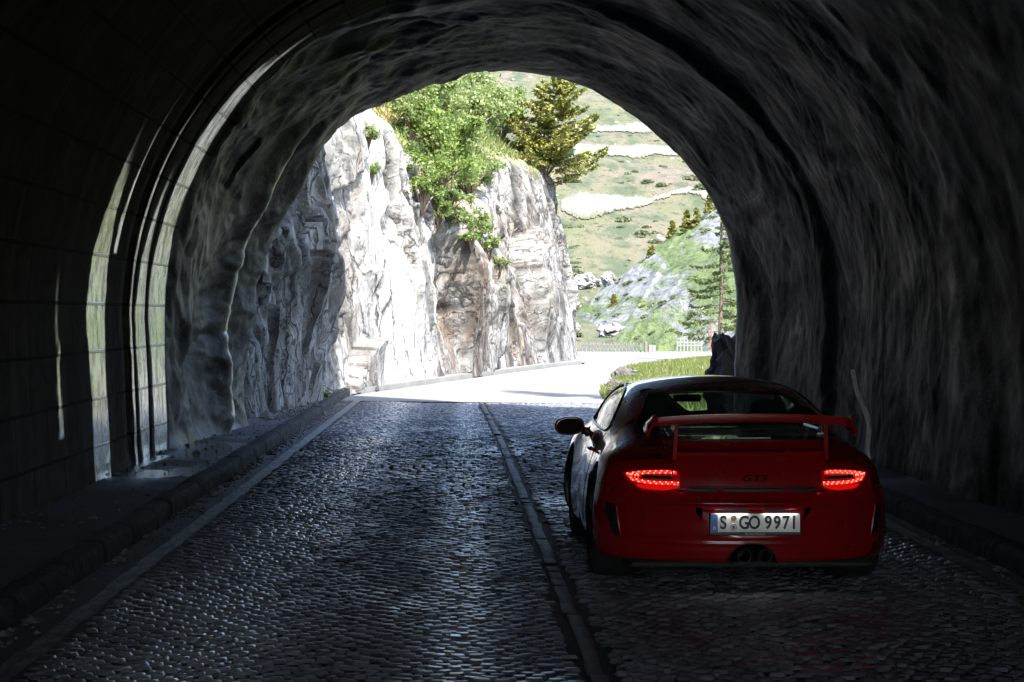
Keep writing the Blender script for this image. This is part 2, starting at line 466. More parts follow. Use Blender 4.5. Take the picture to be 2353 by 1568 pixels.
spur = mesh_np("rock_spur", SR.reshape(-1, 3), grid_faces(SR.shape[0], SR.shape[1], True), M_RDK, None, True)
tag(spur, kind="structure")

# ================================================================== ROAD INSIDE AND BEYOND
def xc(Y): return np.interp(Y, [-30, 9.7, 14.5, 28, 37, 46], [.80, .585, .535, .40, .25, .12])
KERB_X, RIGHT_X = -2.40, 3.42
def mat_cobble():
    t = NT("granite_setts"); v = t.pos(); g = t.n('ShaderNodeNewGeometry')
    rnd = g.outputs['Random Per Island']
    n = t.noise(v, 60, 5, .7); big = t.noise(v, .7, 3)
    c = t.ramp(rnd, [(0, (.046, .047, .051)), (.5, (.092, .094, .100)), (1, (.165, .168, .176))])
    c = t.mix(t.maprange(n, .35, .7, 0, .45), c, (.045, .045, .05))
    sx = t.n('ShaderNodeSeparateXYZ', None, i0=v).outputs[0]
    def track(c0, w_): return t.math('POWER', 2.718, t.math('MULTIPLY', -1.0, t.math('POWER', t.math('DIVIDE', t.math('ADD', sx, -c0), w_), 2.0)))
    tr = t.math('MAXIMUM', track(-1.28, .40), t.math('MULTIPLY', track(-.05, .21), .9))
    tr = t.math('MAXIMUM', tr, t.math('MULTIPLY', track(1.75, .9), .25))
    tr = t.math('MULTIPLY', tr, t.maprange(t.noise(t.mapv(v, (1.2, .35, 1)), 1.0, 5, .6), .32, .55, .45, 1.0))
    c = t.mix(t.math('MULTIPLY', tr, .6), c, (.30, .305, .31))  # polished tracks are paler; their wet sheen is also painted into the base colour
    ro = t.math('SUBTRACT', t.math('ADD', t.maprange(big, .3, .7, .46, .60), t.math('MULTIPLY', rnd, .12)), t.math('MAXIMUM', t.math('MULTIPLY', tr, .40), t.math('MULTIPLY', t.maprange(t.noise(t.mapv(v, (.9, .30, 1)), 1.0, 4, .55), .52, .62), .30)))
    t.bsdf(Base_Color=c, Roughness=ro, Normal=t.bump(n, .35, .006), IOR=1.5); return t.m
M_COB = mat_cobble()
M_BED = simple("dark_grit", (.022, .021, .020), .95, bumpscale=60)
def mat_asphalt(name, lo, hi):
    t = NT(name); v = t.pos()
    n = t.noise(v, 90, 5, .7); b = t.noise(v, .9, 5, .6)
    c = t.mix(t.maprange(b, .3, .7), lo, hi); c = t.mix(t.maprange(n, .4, .7, 0, .35), c, [k * .5 for k in lo])
    t.bsdf(Base_Color=c, Roughness=t.maprange(b, .3, .7, .75, .9), Normal=t.bump(n, .4, .006)); return t.m
M_ASP = mat_asphalt("pale_road", (.125, .122, .117), (.18, .177, .17))
M_WALK = mat_asphalt("concrete_walk", (.085, .083, .080), (.16, .155, .15))
M_GUT = mat_asphalt("gutter_stone", (.028, .028, .029), (.06, .059, .058))

# road bed under the setts, then the pale road outside following the bend
lc = [(-2.4, -40), (-2.4, 0), (-2.4, 29), (-2.4, 38), (-2.42, 42), (-1.55, 47), (.35, 56), (2.6, 66), (3.75, 71.2), (3.2, 80), (4.0, 92.5), (8, 92.5), (14, 91.5), (30, 88), (60, 80)]
rc = [(3.42, -40), (3.42, 0), (3.42, 29), (2.9, 36), (2.54, 41), (2.75, 46), (3.3, 51), (3.9, 58), (4.4, 63), (4.95, 66.5), (5.8, 69.5), (8.3, 76.5), (14, 80), (30, 77), (60, 69)]
def strip_between(lc, rc, z, n=12, zf=None):
    rows = []
    for (a, b) in zip(lc, rc):
        u = np.linspace(0, 1, n)
        X = a[0] + (b[0] - a[0]) * u; Y = a[1] + (b[1] - a[1]) * u
        rows.append(np.stack([X, Y, 0 * X + z], -1))
    return np.stack(rows)
def dens(c, k=8):
    c = np.array(c, float); t = np.arange(len(c)); tt = np.linspace(0, len(c) - 1, (len(c) - 1) * k + 1)
    return np.stack([cr(t, c[:, 0], tt), cr(t, c[:, 1], tt)], -1)
LC, RC = dens(lc), dens(rc)
cut = 3 * 8 + 5                                                # row where the setts stop
RR = strip_between(LC, RC, 0.0, 14)
bed = RR[:cut + 1].copy(); bed[..., 2] = -.02
mesh_np("road_bed", bed.reshape(-1, 3), grid_faces(bed.shape[0], 14, True), M_BED)["kind"] = "structure"
far = RR[cut:].copy(); far[..., 2] = .006
mesh_np("road", far.reshape(-1, 3), grid_faces(far.shape[0], 14, True), M_ASP)["kind"] = "structure"
Y_SETT = float(min(LC[cut][1], RC[cut][1])) + .8

def setts():
    Xs = np.arange(-2.02, 3.2, .096); Yr = np.arange(4.0, Y_SETT, .090)
    gx, gy = np.meshgrid(Xs, Yr)
    row = np.arange(len(Yr))[:, None]
    gx = gx + (row % 2) * .048 + rng.normal(0, .006, gx.shape) + .03 * vnoise(gy * 1.3, gx * .5, seed=2)
    ph = (gx + 2.0) / 1.32
    gy = gy + .30 * np.abs(np.sin(np.pi * ph)) ** 1.0 * .8 + rng.normal(0, .006, gy.shape) + .04 * vnoise(gx * .8, gy * .5, seed=1)
    cx, cy_ = gx.ravel(), gy.ravel()
    keep = (np.abs(cx - xc(cy_)) > .098) & (cx > -2.03) & (cx < 3.2)
    cx, cy_ = cx[keep], cy_[keep]; n = len(cx)
    hx = .0415 * (1 + rng.normal(0, .11, n)); hy = .0385 * (1 + rng.normal(0, .12, n))
    ang = rng.normal(0, .11, n) + .25 * np.cos(np.pi * (cx + 2) / .66) * .5
    zt = rng.normal(0, .0028, n) + .012 * vnoise(cx * 1.1, cy_ * .7, seed=11)
    tx = rng.normal(0, .045, n); ty = rng.normal(0, .060, n)
    g = np.array([-1, -.72, .72, 1.]); U, W = np.meshgrid(g, g); U = U.ravel(); W = W.ravel()
    e = np.maximum(np.abs(U), np.abs(W)); corner = (np.abs(U) == 1) & (np.abs(W) == 1)
    dz = np.where(e == 1, -.016, 0.0) + np.where(corner, -.004, 0); sc = np.where(corner, .86, 1.0)
    lx = hx[:, None] * U * sc; ly = hy[:, None] * W * sc
    X = cx[:, None] + np.cos(ang)[:, None] * lx - np.sin(ang)[:, None] * ly
    Y = cy_[:, None] + np.sin(ang)[:, None] * lx + np.cos(ang)[:, None] * ly
    Z = zt[:, None] + dz + tx[:, None] * lx + ty[:, None] * ly
    V = np.stack([X, Y, Z], -1).reshape(-1, 3)
    F0 = grid_faces(4, 4, True)
    F = (F0[None] + (np.arange(n) * 16)[:, None, None]).reshape(-1, 4)
    return V, F
Vs, Fs = setts()
o = mesh_np("sett_paving", Vs, Fs[:, ::-1] if False else Fs, M_COB, None, True); o["kind"] = "structure"

# flat centre strip, gutters, edge lines
def ribbon(name, Yv, xa, xb, z, mat, nx=4, wob=0.0):
    Yv = np.asarray(Yv); u = np.linspace(0, 1, nx)[None, :]
    X = np.asarray(xa)[:, None] * (1 - u) + np.asarray(xb)[:, None] * u
    Z = z + .004 * vnoise(Yv[:, None] * 2 + 0 * X, X * 3, seed=15) + 0 * X
    Vv = np.stack([X + wob * vnoise(Yv[:, None] * 6 + 0 * X, 0 * X + np.round(u * 3), seed=16), Yv[:, None] + 0 * X, Z], -1)
    ob = mesh_np(name, Vv.reshape(-1, 3), grid_faces(len(Yv), nx, True), mat); ob["kind"] = "structure"; return ob
yy = np.arange(2, Y_SETT, .12)
def mat_strip():
    t = NT("worn_red_line"); v = t.pos()
    n = t.noise(v, 2.2, 6, .7); n2 = t.noise(v, 40, 4)
    c = t.mix(t.maprange(n, .40, .60), (.042, .039, .038), (.072, .044, .037)); c = t.mix(t.maprange(n2, .4, .7, 0, .5), c, (.06, .056, .055))
    t.bsdf(Base_Color=c, Roughness=.55, Normal=t.bump(n2, .6, .01)); return t.m
def strip_stones():
    r = np.random.default_rng(19); L = r.uniform(.22, .48, 420); Y0 = 4 + np.cumsum(L + .004); keep = Y0 < Y_SETT; L = L[keep]; Yc = Y0[keep] - L / 2; n = len(L)
    g = np.array([-1, -.93, .93, 1.]); U, W = np.meshgrid(g, g); U = U.ravel(); W = W.ravel(); e = np.maximum(np.abs(U), np.abs(W))
    dx = np.gradient(xc(Yc), Yc)[:, None]
    ly = (L / 2)[:, None] * W; lx = (.040 * (1 + r.normal(0, .05, n)))[:, None] * U
    X = xc(Yc)[:, None] + lx + dx * ly + r.normal(0, .004, n)[:, None]; Y = Yc[:, None] + ly
    Z = np.where(np.abs(U) == 1, -.007, np.where(np.abs(W) == 1, -.003, 0.0)) - .004 + r.normal(0, .0025, n)[:, None] + r.normal(0, .03, n)[:, None] * lx + r.normal(0, .03, n)[:, None] * ly - .001
    return np.stack([X, Y, Z], -1).reshape(-1, 3), (grid_faces(4, 4, True)[None] + (np.arange(n) * 16)[:, None, None]).reshape(-1, 4)
def mat_strip2():
    t = NT("worn_red_setts"); v = t.pos(); rnd = t.n('ShaderNodeNewGeometry').outputs['Random Per Island']
    n = t.noise(v, 1.1, 6, .7); n2 = t.noise(v, 45, 4, .7)
    c = t.ramp(rnd, [(0, (.030, .029, .030)), (.6, (.048, .047, .049)), (1, (.075, .074, .076))])
    c = t.mix(t.maprange(n, .46, .60, 0, .85), c, (.085, .042, .032)); c = t.mix(t.maprange(n2, .4, .7, 0, .45), c, (.045, .042, .042))
    t.bsdf(Base_Color=c, Roughness=.68, Specular_IOR_Level=.35, Normal=t.bump(n2, .7, .01)); return t.m
SV, SF = strip_stones(); o = mesh_np("centre_strip", SV, SF, mat_strip2(), None, True); o["kind"] = "structure"
def mat_line():
    t = NT("worn_white_paint"); v = t.pos()
    n = t.noise(t.mapv(v, (6, 1.5, 1)), 2.0, 7, .75); n2 = t.noise(v, 50, 4)
    c = t.mix(t.maprange(n, .44, .60, 0, .8), (.05, .049, .047), (.24, .233, .215)); c = t.mix(t.maprange(n2, .45, .7, 0, .5), c, (.10, .098, .095))
    t.bsdf(Base_Color=c, Roughness=.6, Normal=t.bump(n2, .3, .006)); return t.m
M_LINE = mat_line()
yl = np.arange(2, 43, .15)
ribbon("gutter", yl, 0 * yl - 2.40, 0 * yl - 2.00, -.009, M_GUT, 5)
ribbon("edge_line", yl, 0 * yl - 2.17, 0 * yl - 2.05, .003, M_LINE, 4, .012)
yr = np.arange(2, 31, .15)
ribbon("gutter", yr, 0 * yr + 3.12, 0 * yr + 3.45, -.009, M_GUT, 5)
ribbon("edge_line", yr, 0 * yr + 3.20, 0 * yr + 3.32, .003, M_LINE, 4, .012)

# kerb stones: individual blocks in a row, as one kerb; walkway behind
def kerb(name, x0, x1, Ya, Yb, h, mat):
    """dressed kerb stones with worn, uneven arrises (one run of stones)"""
    Yv = np.arange(Ya, Yb, .03); sgn = 1 if x1 > x0 else -1
    prof = [(x1, -.06), (x1, h * .35), (x1 - sgn * .004, h * .7), (x1 - sgn * .018, h * .93), (x1 - sgn * .045, h), (x0 + sgn * .03, h * 1.01), (x0, h * .9)]
    X = np.array([p[0] for p in prof])[None, :] + 0 * Yv[:, None]; Z = np.array([p[1] for p in prof])[None, :] + 0 * Yv[:, None]
    jn = np.cumsum(np.random.default_rng(5).uniform(.55, 1.25, 90)) + Ya
    dj = np.abs(Yv[:, None] - jn[None]).min(1)[:, None]; st_ = np.searchsorted(jn, Yv)[:, None]
    off = (_h(st_, 0 * st_, 0 * st_, 3) - .5)
    G = Yv[:, None] + 0 * X
    X = X + sgn * (.012 * off + .008 * fbm(G * 5, Z * 9, seed=71) + .014 * fbm(G * 9, Z * 16, seed=73) - .014 * sstep(.03, 0, dj))
    Z = Z + (.014 * (_h(st_, 0 * st_ + 1, 0 * st_, 4) - .5) + .006 * fbm(G * 4, X * 6, seed=75) + .008 * fbm(G * 14, X * 20, seed=76) - .012 * sstep(.03, 0, dj)) * (Z > 0)
    ob = mesh_np(name, np.stack([X, G, Z], -1).reshape(-1, 3), grid_faces(len(Yv), len(prof), sgn < 0), mat); ob["kind"] = "structure"; return ob
def mat_kerb():
    t = NT("kerb_granite"); v = t.pos(); n = t.noise(v, 14, 6, .7); b = t.noise(v, 2, 4)
    c = t.ramp(n, [(.3, (.014, .014, .013)), (.55, (.042, .040, .037)), (.75, (.10, .096, .088))])
    c = t.mix(t.maprange(b, .45, .7, 0, .6), c, (.04, .04, .035))
    t.bsdf(Base_Color=c, Roughness=.9, Specular_IOR_Level=.2, Normal=t.bump(n, .9, .03)); return t.m
M_KERB = mat_kerb()
kerb("kerb", -2.58, -2.40, 2, 44.0, .135, M_KERB)
kerb("kerb", 3.62, 3.44, 2, 31, .13, M_KERB)
# walkway with slightly uneven top and wet patches
def mat_walk():
    t = NT("walkway"); v = t.pos()
    n = t.noise(v, 40, 6, .7); b = t.noise(v, .8, 5, .6)
    sy = t.n('ShaderNodeSeparateXYZ', None, i0=v).outputs[1]
    wetn = t.noise(t.mapv(v, (1.2, .55, 1)), 1.0, 4, .5)
    near = t.maprange(sy, 18.5, 20.5); farr = t.maprange(sy, 27.5, 25.5)
    wet_ = t.math('MULTIPLY', t.math('MULTIPLY', t.maprange(wetn, .44, .52), near), farr)
    c = t.mix(t.maprange(b, .3, .7), (.050, .050, .050), (.115, .114, .115)); c = t.mix(t.maprange(n, .4, .7, 0, .4), c, (.05, .05, .048))
    c = t.mix(t.math('MULTIPLY', wet_, .5), c, (.045, .047, .052))
    ro = t.mix(wet_, .9, .16)
    t.bsdf(Base_Color=c, Roughness=ro, Specular_IOR_Level=t.mix(wet_, .2, .6), Normal=t.bump(n, .5, .012)); return t.m
M_WLK = mat_walk()
def walk(name, xa, xb, Ya, Yb):
    Yv = np.arange(Ya, Yb, .1); u = np.linspace(0, 1, 14)
    X = xa + (xb - xa) * u[None, :] + 0 * Yv[:, None]
    Z = .118 + .012 * fbm(X * 1.5, Yv[:, None] * 1.2 + 0 * X, seed=90) + .03 * sstep(.75, 1, np.abs(u))[None, :]
    Vv = np.stack([X, Yv[:, None] + 0 * X, Z], -1)
    ob = mesh_np(name, Vv.reshape(-1, 3), grid_faces(len(Yv), 14, xb > xa), M_WLK); ob["kind"] = "structure"
walk("walkway", -2.57, -3.75, 2, 43.5)
walk("walkway", 3.61, 4.3, 2, 31)
def edge_kerb(name, C, w_, h, z0=.0):
    C = np.asarray(C); T = np.gradient(C, axis=0); T /= np.linalg.norm(T, axis=1)[:, None]; N = np.stack([-T[:, 1], T[:, 0]], -1)
    off = [(-.10, -.1), (-.10, h), (-.12 - w_, h + .01), (-.14 - w_, -.1)]
    rows = np.stack([np.concatenate([C + N * -a, np.full((len(C), 1), z)], 1) for a, z in off], 1)
    rows[..., 2] += .012 * vnoise(rows[..., 1] * 2, rows[..., 0], seed=77)
    return rows
KB = edge_kerb("kerb", LC[32:66], .32, .11)
o = mesh_np("kerb", KB.reshape(-1, 3), grid_faces(KB.shape[0], 4, False), M_KERB2 := mat_asphalt("pale_kerb", (.10, .098, .09), (.17, .165, .155)), None, False); o["kind"] = "structure"
# pale cable duct up the right wall
cb = MB()
P = [(4.02 - .02, 19.9, .2)]
cab = []
for k in range(26):
    zz = .12 + k * .075
    cab.append((3.97 - .02 * math.sin(k * .4) - .05 * (k / 25) ** 3, 21.6 + .75 * (k / 25) ** 2, .12 + k * .037))
cb.tube(cab, .026, 8)
o = cb.build("wall_cable", simple("pale_cable", (.75, .75, .72), .45)); tag(o, "thin pale cable running up the dark right wall of the tunnel beyond the car", "cable")

# ---------------------------------------------------------------- loose grit and stones along gutter, walkway and cliff foot
def stones(P, size, seed):
    r = np.random.default_rng(seed); n = len(P)
    base = np.array([(0, 0, 1), (.9, 0, .1), (.28, .86, .1), (-.73, .53, .1), (-.73, -.53, .1), (.28, -.86, .1), (0, 0, -.6)], float)
    F0 = np.array([(0, 1, 2), (0, 2, 3), (0, 3, 4), (0, 4, 5), (0, 5, 1), (6, 2, 1), (6, 3, 2), (6, 4, 3), (6, 5, 4), (6, 1, 5)])
    s_ = size * r.lognormal(0, .55, n); a = r.uniform(0, 6.28, n); sc = r.uniform(.6, 1.2, (n, 3)) * np.array([1, 1, .6])
    B = base[None] * (1 + r.normal(0, .16, (n, 7, 1))) * sc[:, None] * s_[:, None, None]
    X = B[..., 0] * np.cos(a)[:, None] - B[..., 1] * np.sin(a)[:, None]; Y = B[..., 0] * np.sin(a)[:, None] + B[..., 1] * np.cos(a)[:, None]
    V = np.stack([X, Y, B[..., 2]], -1) + P[:, None]
    return V.reshape(-1, 3), (F0[None] + (np.arange(n) * 7)[:, None, None]).reshape(-1, 3)
r = np.random.default_rng(5)
Pg = np.concatenate([
    np.stack([-2.40 + np.abs(r.normal(0, .09, 900)), r.uniform(9, 42, 900), np.full(900, -.004)], -1),          # gutter
    np.stack([3.42 - np.abs(r.normal(0, .09, 300)), r.uniform(11, 30, 300), np.full(300, -.004)], -1),
    np.stack([r.uniform(-3.4, -2.6, 260), r.uniform(15, 30, 260), np.full(260, .128)], -1),                      # walkway
    np.stack([-2.95 + np.abs(r.normal(0, .22, 900)), r.uniform(30.5, 43, 900), np.full(900, .13)], -1)])         # foot of the rock
Vg, Fg = stones(Pg, .016, 8)
Pr = np.stack([-2.98 + np.abs(r.normal(0, .12, 110)), r.uniform(31, 43, 110), np.full(110, .13)], -1)
Vr, Fr = stones(Pr, .055, 9)
o = mesh_np("loose_stones", np.concatenate([Vg, Vr]), np.concatenate([Fg, Fr + len(Vg)]), simple("loose_stone", (.13, .125, .115), .9, bumpscale=30, var=.5), None, False)
tag(o, "loose grit and broken stones along the gutter and the foot of the rock", "gravel", kind="stuff")
# ================================================================== OUTSIDE: ground, cliff, slope
def mat_grassground(name, a, b, c3=(.16, .14, .08), sc=1.0):
    t = NT(name); v = t.pos()
    n = t.noise(v, .9 * sc, 6, .65); m = t.noise(v, 6 * sc, 5, .7)
    c = t.mix(t.maprange(n, .35, .65), a, b); c = t.mix(t.maprange(m, .5, .72), c, c3)
    t.bsdf(Base_Color=c, Roughness=.9, Normal=t.bump(m, .8, .15)); return t.m
M_GG = mat_grassground("meadow", (.06, .085, .02), (.10, .115, .03), (.14, .12, .055))

gx = np.linspace(-70, 130, 90); gy = np.linspace(-70, 120, 90)
GX, GY = np.meshgrid(gx, gy)
GZ = -.10 - .02 * np.clip(GY - 95, 0, 30) + .05 * fbm(GX * .2, GY * .2, seed=3)
o = mesh_np("ground", np.stack([GX, GY, GZ], -1).reshape(-1, 3), grid_faces(90, 90, True), M_GG); o["kind"] = "structure"

# grassy bank on the inside of the bend
bl = dens([(x, y) for x, y in rc[3:13]], 10)
u = np.linspace(0, 1, 26)
rows = []
for k, (bx, by) in enumerate(bl):
    X = bx + u * (16 - bx) ; Y = by + u * (-3.0)
    Z = -.01 + .10 * sstep(0, .12, u) + .06 * u * u + .05 * fbm(X * .9, Y * .9, seed=31, oct=4) * sstep(0, .1, u)
    rows.append(np.stack([X, Y, Z], -1))
BK = np.stack(rows)
o = mesh_np("grass_bank", BK.reshape(-1, 3), grid_faces(*BK.shape[:2], True), M_GG); o["kind"] = "structure"

def leaf_mat(name, stops, trans=.5, rough=.55):
    t = NT(name); g = t.n('ShaderNodeNewGeometry'); rnd = g.outputs['Random Per Island']
    col = t.ramp(rnd, stops)
    d = t.n('ShaderNodeBsdfPrincipled', None, Base_Color=col, Roughness=rough)
    tr = t.n('ShaderNodeBsdfTranslucent', None, Color=t.mix(.4, col, (.28, .38, .08)))
    mx = t.n('ShaderNodeMixShader', None, i0=trans, i1=d, i2=tr)
    t.t.links.new(mx.outputs[0], t.out.inputs[0]); return t.m
M_BLADE = leaf_mat("grass_blades", [(0, (.075, .105, .022)), (.5, (.12, .145, .035)), (.85, (.18, .185, .06)), (1, (.24, .20, .095))])
M_LEAF = leaf_mat("alder_leaves", [(0, (.060, .10, .018)), (.5, (.125, .185, .040)), (1, (.225, .275, .085))])
M_LEAF2 = leaf_mat("willow_leaves", [(0, (.085, .125, .04)), (.5, (.165, .21, .075)), (1, (.27, .30, .13))])
M_NEED = leaf_mat("spruce_needles", [(0, (.036, .046, .010)), (.5, (.12, .125, .02)), (1, (.27, .245, .045))], .2)
M_LARCH = leaf_mat("larch_needles", [(0, (.04, .06, .02)), (.6, (.075, .10, .03)), (1, (.12, .14, .045))], .3)
M_BARK = simple("bark", (.09, .065, .048), .9, bumpscale=25, var=.4)
M_TWIG = simple("twig", (.15, .11, .085), .85, bumpscale=25, var=.3)

def blades(P, H, W, seed, lean=.35):
    """one bent triangle pair per blade"""
    r = np.random.default_rng(seed); n = len(P)
    a = r.uniform(0, 2 * np.pi, n); dx, dy = np.cos(a), np.sin(a)
    h = H * r.uniform(.5, 1.3, n); w_ = W * r.uniform(.6, 1.3, n); l = h * lean * r.uniform(.2, 1.6, n)
    b = r.uniform(0, 2 * np.pi, n); lx, ly = np.cos(b) * l, np.sin(b) * l
    V = np.empty((n, 4, 3))
    V[:, 0] = P + np.stack([dx * w_, dy * w_, 0 * h], -1); V[:, 1] = P - np.stack([dx * w_, dy * w_, 0 * h], -1)
    V[:, 2] = P + np.stack([lx * .4 - dx * w_ * .6, ly * .4 - dy * w_ * .6, h * .6], -1)
    V[:, 3] = P + np.stack([lx, ly, h], -1)
    F = np.arange(n * 4).reshape(n, 4)[:, [0, 3, 2, 1]]
    return V.reshape(-1, 3), F

def sample_grid(G, n, seed, wt=None):
    """random points on a grid surface (rows, cols, 3), weighted by quad area"""
    r = np.random.default_rng(seed)
    a, b, c, d = G[:-1, :-1], G[1:, :-1], G[1:, 1:], G[:-1, 1:]
    A = np.linalg.norm(np.cross(c - a, d - b), axis=-1) / 2
    if wt is not None: A = A * wt
    idx = r.choice(A.size, n, p=(A / A.sum()).ravel())
    i, j = np.unravel_index(idx, A.shape); u = r.random(n)[:, None]; v = r.random(n)[:, None]
    return a[i, j] * (1 - u) * (1 - v) + b[i, j] * u * (1 - v) + c[i, j] * u * v + d[i, j] * (1 - u) * v

vis = ((BK[:-1, :-1, 0] / BK[:-1, :-1, 1]) < .16).astype(float)
P = sample_grid(BK, 40000, 3, vis)
Vb, Fb = blades(P, .13, .012, 4)
o = mesh_np("bank_grass", Vb, Fb, M_BLADE); tag(o, "long pale green grass on the verge inside the bend", "grass", kind="stuff")

# ---------------------------------------------------------------- cliff
bc = dens([(-3.9, 29.2), (-3.35, 31), (-3.05, 34), (-2.85, 38), (-2.72, 42), (-1.95, 47), (.05, 56), (2.2, 66), (3.4, 71), (3.65, 74), (2.6, 80), (-2, 88)], 8)
seg = np.r_[0, np.cumsum(np.linalg.norm(np.diff(bc, axis=0), axis=1))]
NU, NV = 1150, 330
SH = math.tan(R(24))                                            # bedding leans back to the left; grid columns follow it
s76 = float(np.interp(8*9.4, np.arange(len(seg)), seg)) + 3
uu = np.r_[np.linspace(0, s76, 1050, endpoint=False), np.linspace(s76, seg[-1] + 4, 100)]
ud = np.linspace(0, seg[-1], 1600)
bxd = np.interp(ud, seg, bc[:, 0]); byd = np.interp(ud, seg, bc[:, 1])
for _ in range(120):
    bxd[1:-1] = (bxd[:-2] + 2 * bxd[1:-1] + bxd[2:]) / 4; byd[1:-1] = (byd[:-2] + 2 * byd[1:-1] + byd[2:]) / 4
txd, tyd = np.gradient(bxd, ud), np.gradient(byd, ud); ln = np.hypot(txd, tyd)
nxd, nyd = tyd / ln, -txd / ln                                  # outward, towards the road
ymon = np.maximum.accumulate(byd)
hcd = np.interp(byd, [29, 36, 43, 46, 48.5, 51, 54, 56.5, 58.5, 61, 66, 72, 78], [10, 9, 7.6, 6.4, 5.5, 4.7, 3.8, 3.4, 3.9, 5.0, 5.9, 5.9, 5.7])
hcd = np.where(ud > float(np.interp(71, ymon, ud)) + 4, 5.7, hcd)
hcd = np.convolve(np.pad(hcd, 25, 'edge'), np.ones(51) / 51, 'valid')
hc = np.interp(uu, ud, hcd)
for _ in range(12): hc = .5 * hc + .5 * np.interp(uu - SH * hc, ud, hcd)
vv = np.linspace(0, 1, NV)
TOP = 17.0
Lf = hc[:, None]; SL = R(47)
tt = vv[None, :] * (Lf + 13.0)
up = np.minimum(tt, Lf); ex = np.clip(tt - Lf, 0, None)
soft = sstep(0, 1.2, ex)
Zc = up + ex * (math.sin(SL) * soft + .95 * (1 - soft))
Ua = np.clip(uu[:, None] - SH * np.minimum(Zc, Lf + 1), 0, seg[-1])
bx = np.interp(Ua, ud, bxd); by = np.interp(Ua, ud, byd); nxo = np.interp(Ua, ud, nxd); nyo = np.interp(Ua, ud, nyd)
bat = .10 + .10 * sstep(44, 58, by)
Dc = .04 + bat * up + ex * (math.cos(SL) * soft + .25 * (1 - soft))
# rock relief
U2 = Ua
ca, sa = math.cos(R(24)), math.sin(R(24))
U2 = uu[:, None] - SH * Zc
a_ = U2 * ca + Zc * sa; b_ = -U2 * sa + Zc * ca                 # bedding leans along the face
f1, e1 = slabs(a_ * .50, b_ * .17, Dc * .2 + 0 * a_, 1, 2.2, .35)
f2, e2 = slabs(a_ * 1.25, b_ * .42, Dc * .5 + 3.0, 21, 2.2, .40, -1)
f3, e3 = slabs(a_ * 3.0, b_ * 1.15, Dc + 7.0, 41, 2.2, .40)
f4, e4 = slabs(a_ * 7.0, b_ * 3.0, Dc + 9.0, 61, 2.0, .40, -1)
wobble = fbm(U2 * .35, Zc * .3, seed=80, oct=3)
rock = sstep(1.6, .2, ex)
ramp_low = .30 + .70 * sstep(0, 2.6, Zc)
# smoother big slab at Y 44..52, more broken beyond 53
slab = np.exp(-((by - 48 + .55 * (Zc - 2.5)) / 2.6) ** 2)
rel = (.85 * f1 + .50 * f2 * (1 - .55 * slab) + .27 * f3 * (1 - .75 * slab) + .13 * f4 * (1 - .6 * slab) + .12 * wobble
       - .10 * sstep(.06, 0, e1) - .06 * sstep(.07, 0, e2) * (1 - .6 * slab))
rel = rel * (ramp_low) * (.30 + .70 * rock) * (1 - .5 * sstep(65, 70, by))
# gully where the bushes stand (around Y 55)
gul = np.exp(-((by - 55.0) / 1.9) ** 2) * sstep(2.6, 4.2, Zc) * sstep(8.5, 6, Zc)
rel = rel - .35 * gul
Xc = bx - nxo * Dc + nxo * rel
Yc = by - nyo * Dc + nyo * rel
CL = np.stack([Xc, Yc, Zc + .10 * rel], -1)
crack = np.maximum(np.maximum(sstep(.07, .0, e1), .9 * sstep(.08, 0, e2) * (1 - .6 * slab)), .7 * sstep(.08, 0, e3) * (1 - .8 * slab))
stain = 1.0 * np.exp(-((by - 55.3) / 1.6) ** 2) * sstep(4.9, 2.9, Zc) + .95 * np.exp(-((by - 62.0) / 2.6) ** 2) * sstep(6.0, 3.5, Zc) + .35 * np.exp(-((by - 45.2) / .9) ** 2)
stain = np.clip(stain * (1 + .8 * fbm(U2 * 1.2, Zc * .25, seed=93)), 0, 1)
green = sstep(.15, 1.0, ex + .5 * fbm(U2 * .8, Zc * .8, seed=95)) 
green = np.maximum(green, .9 * sstep(.35, .75, gul + .35 * fbm(U2 * 1.5, Zc * 1.5, seed=97)))

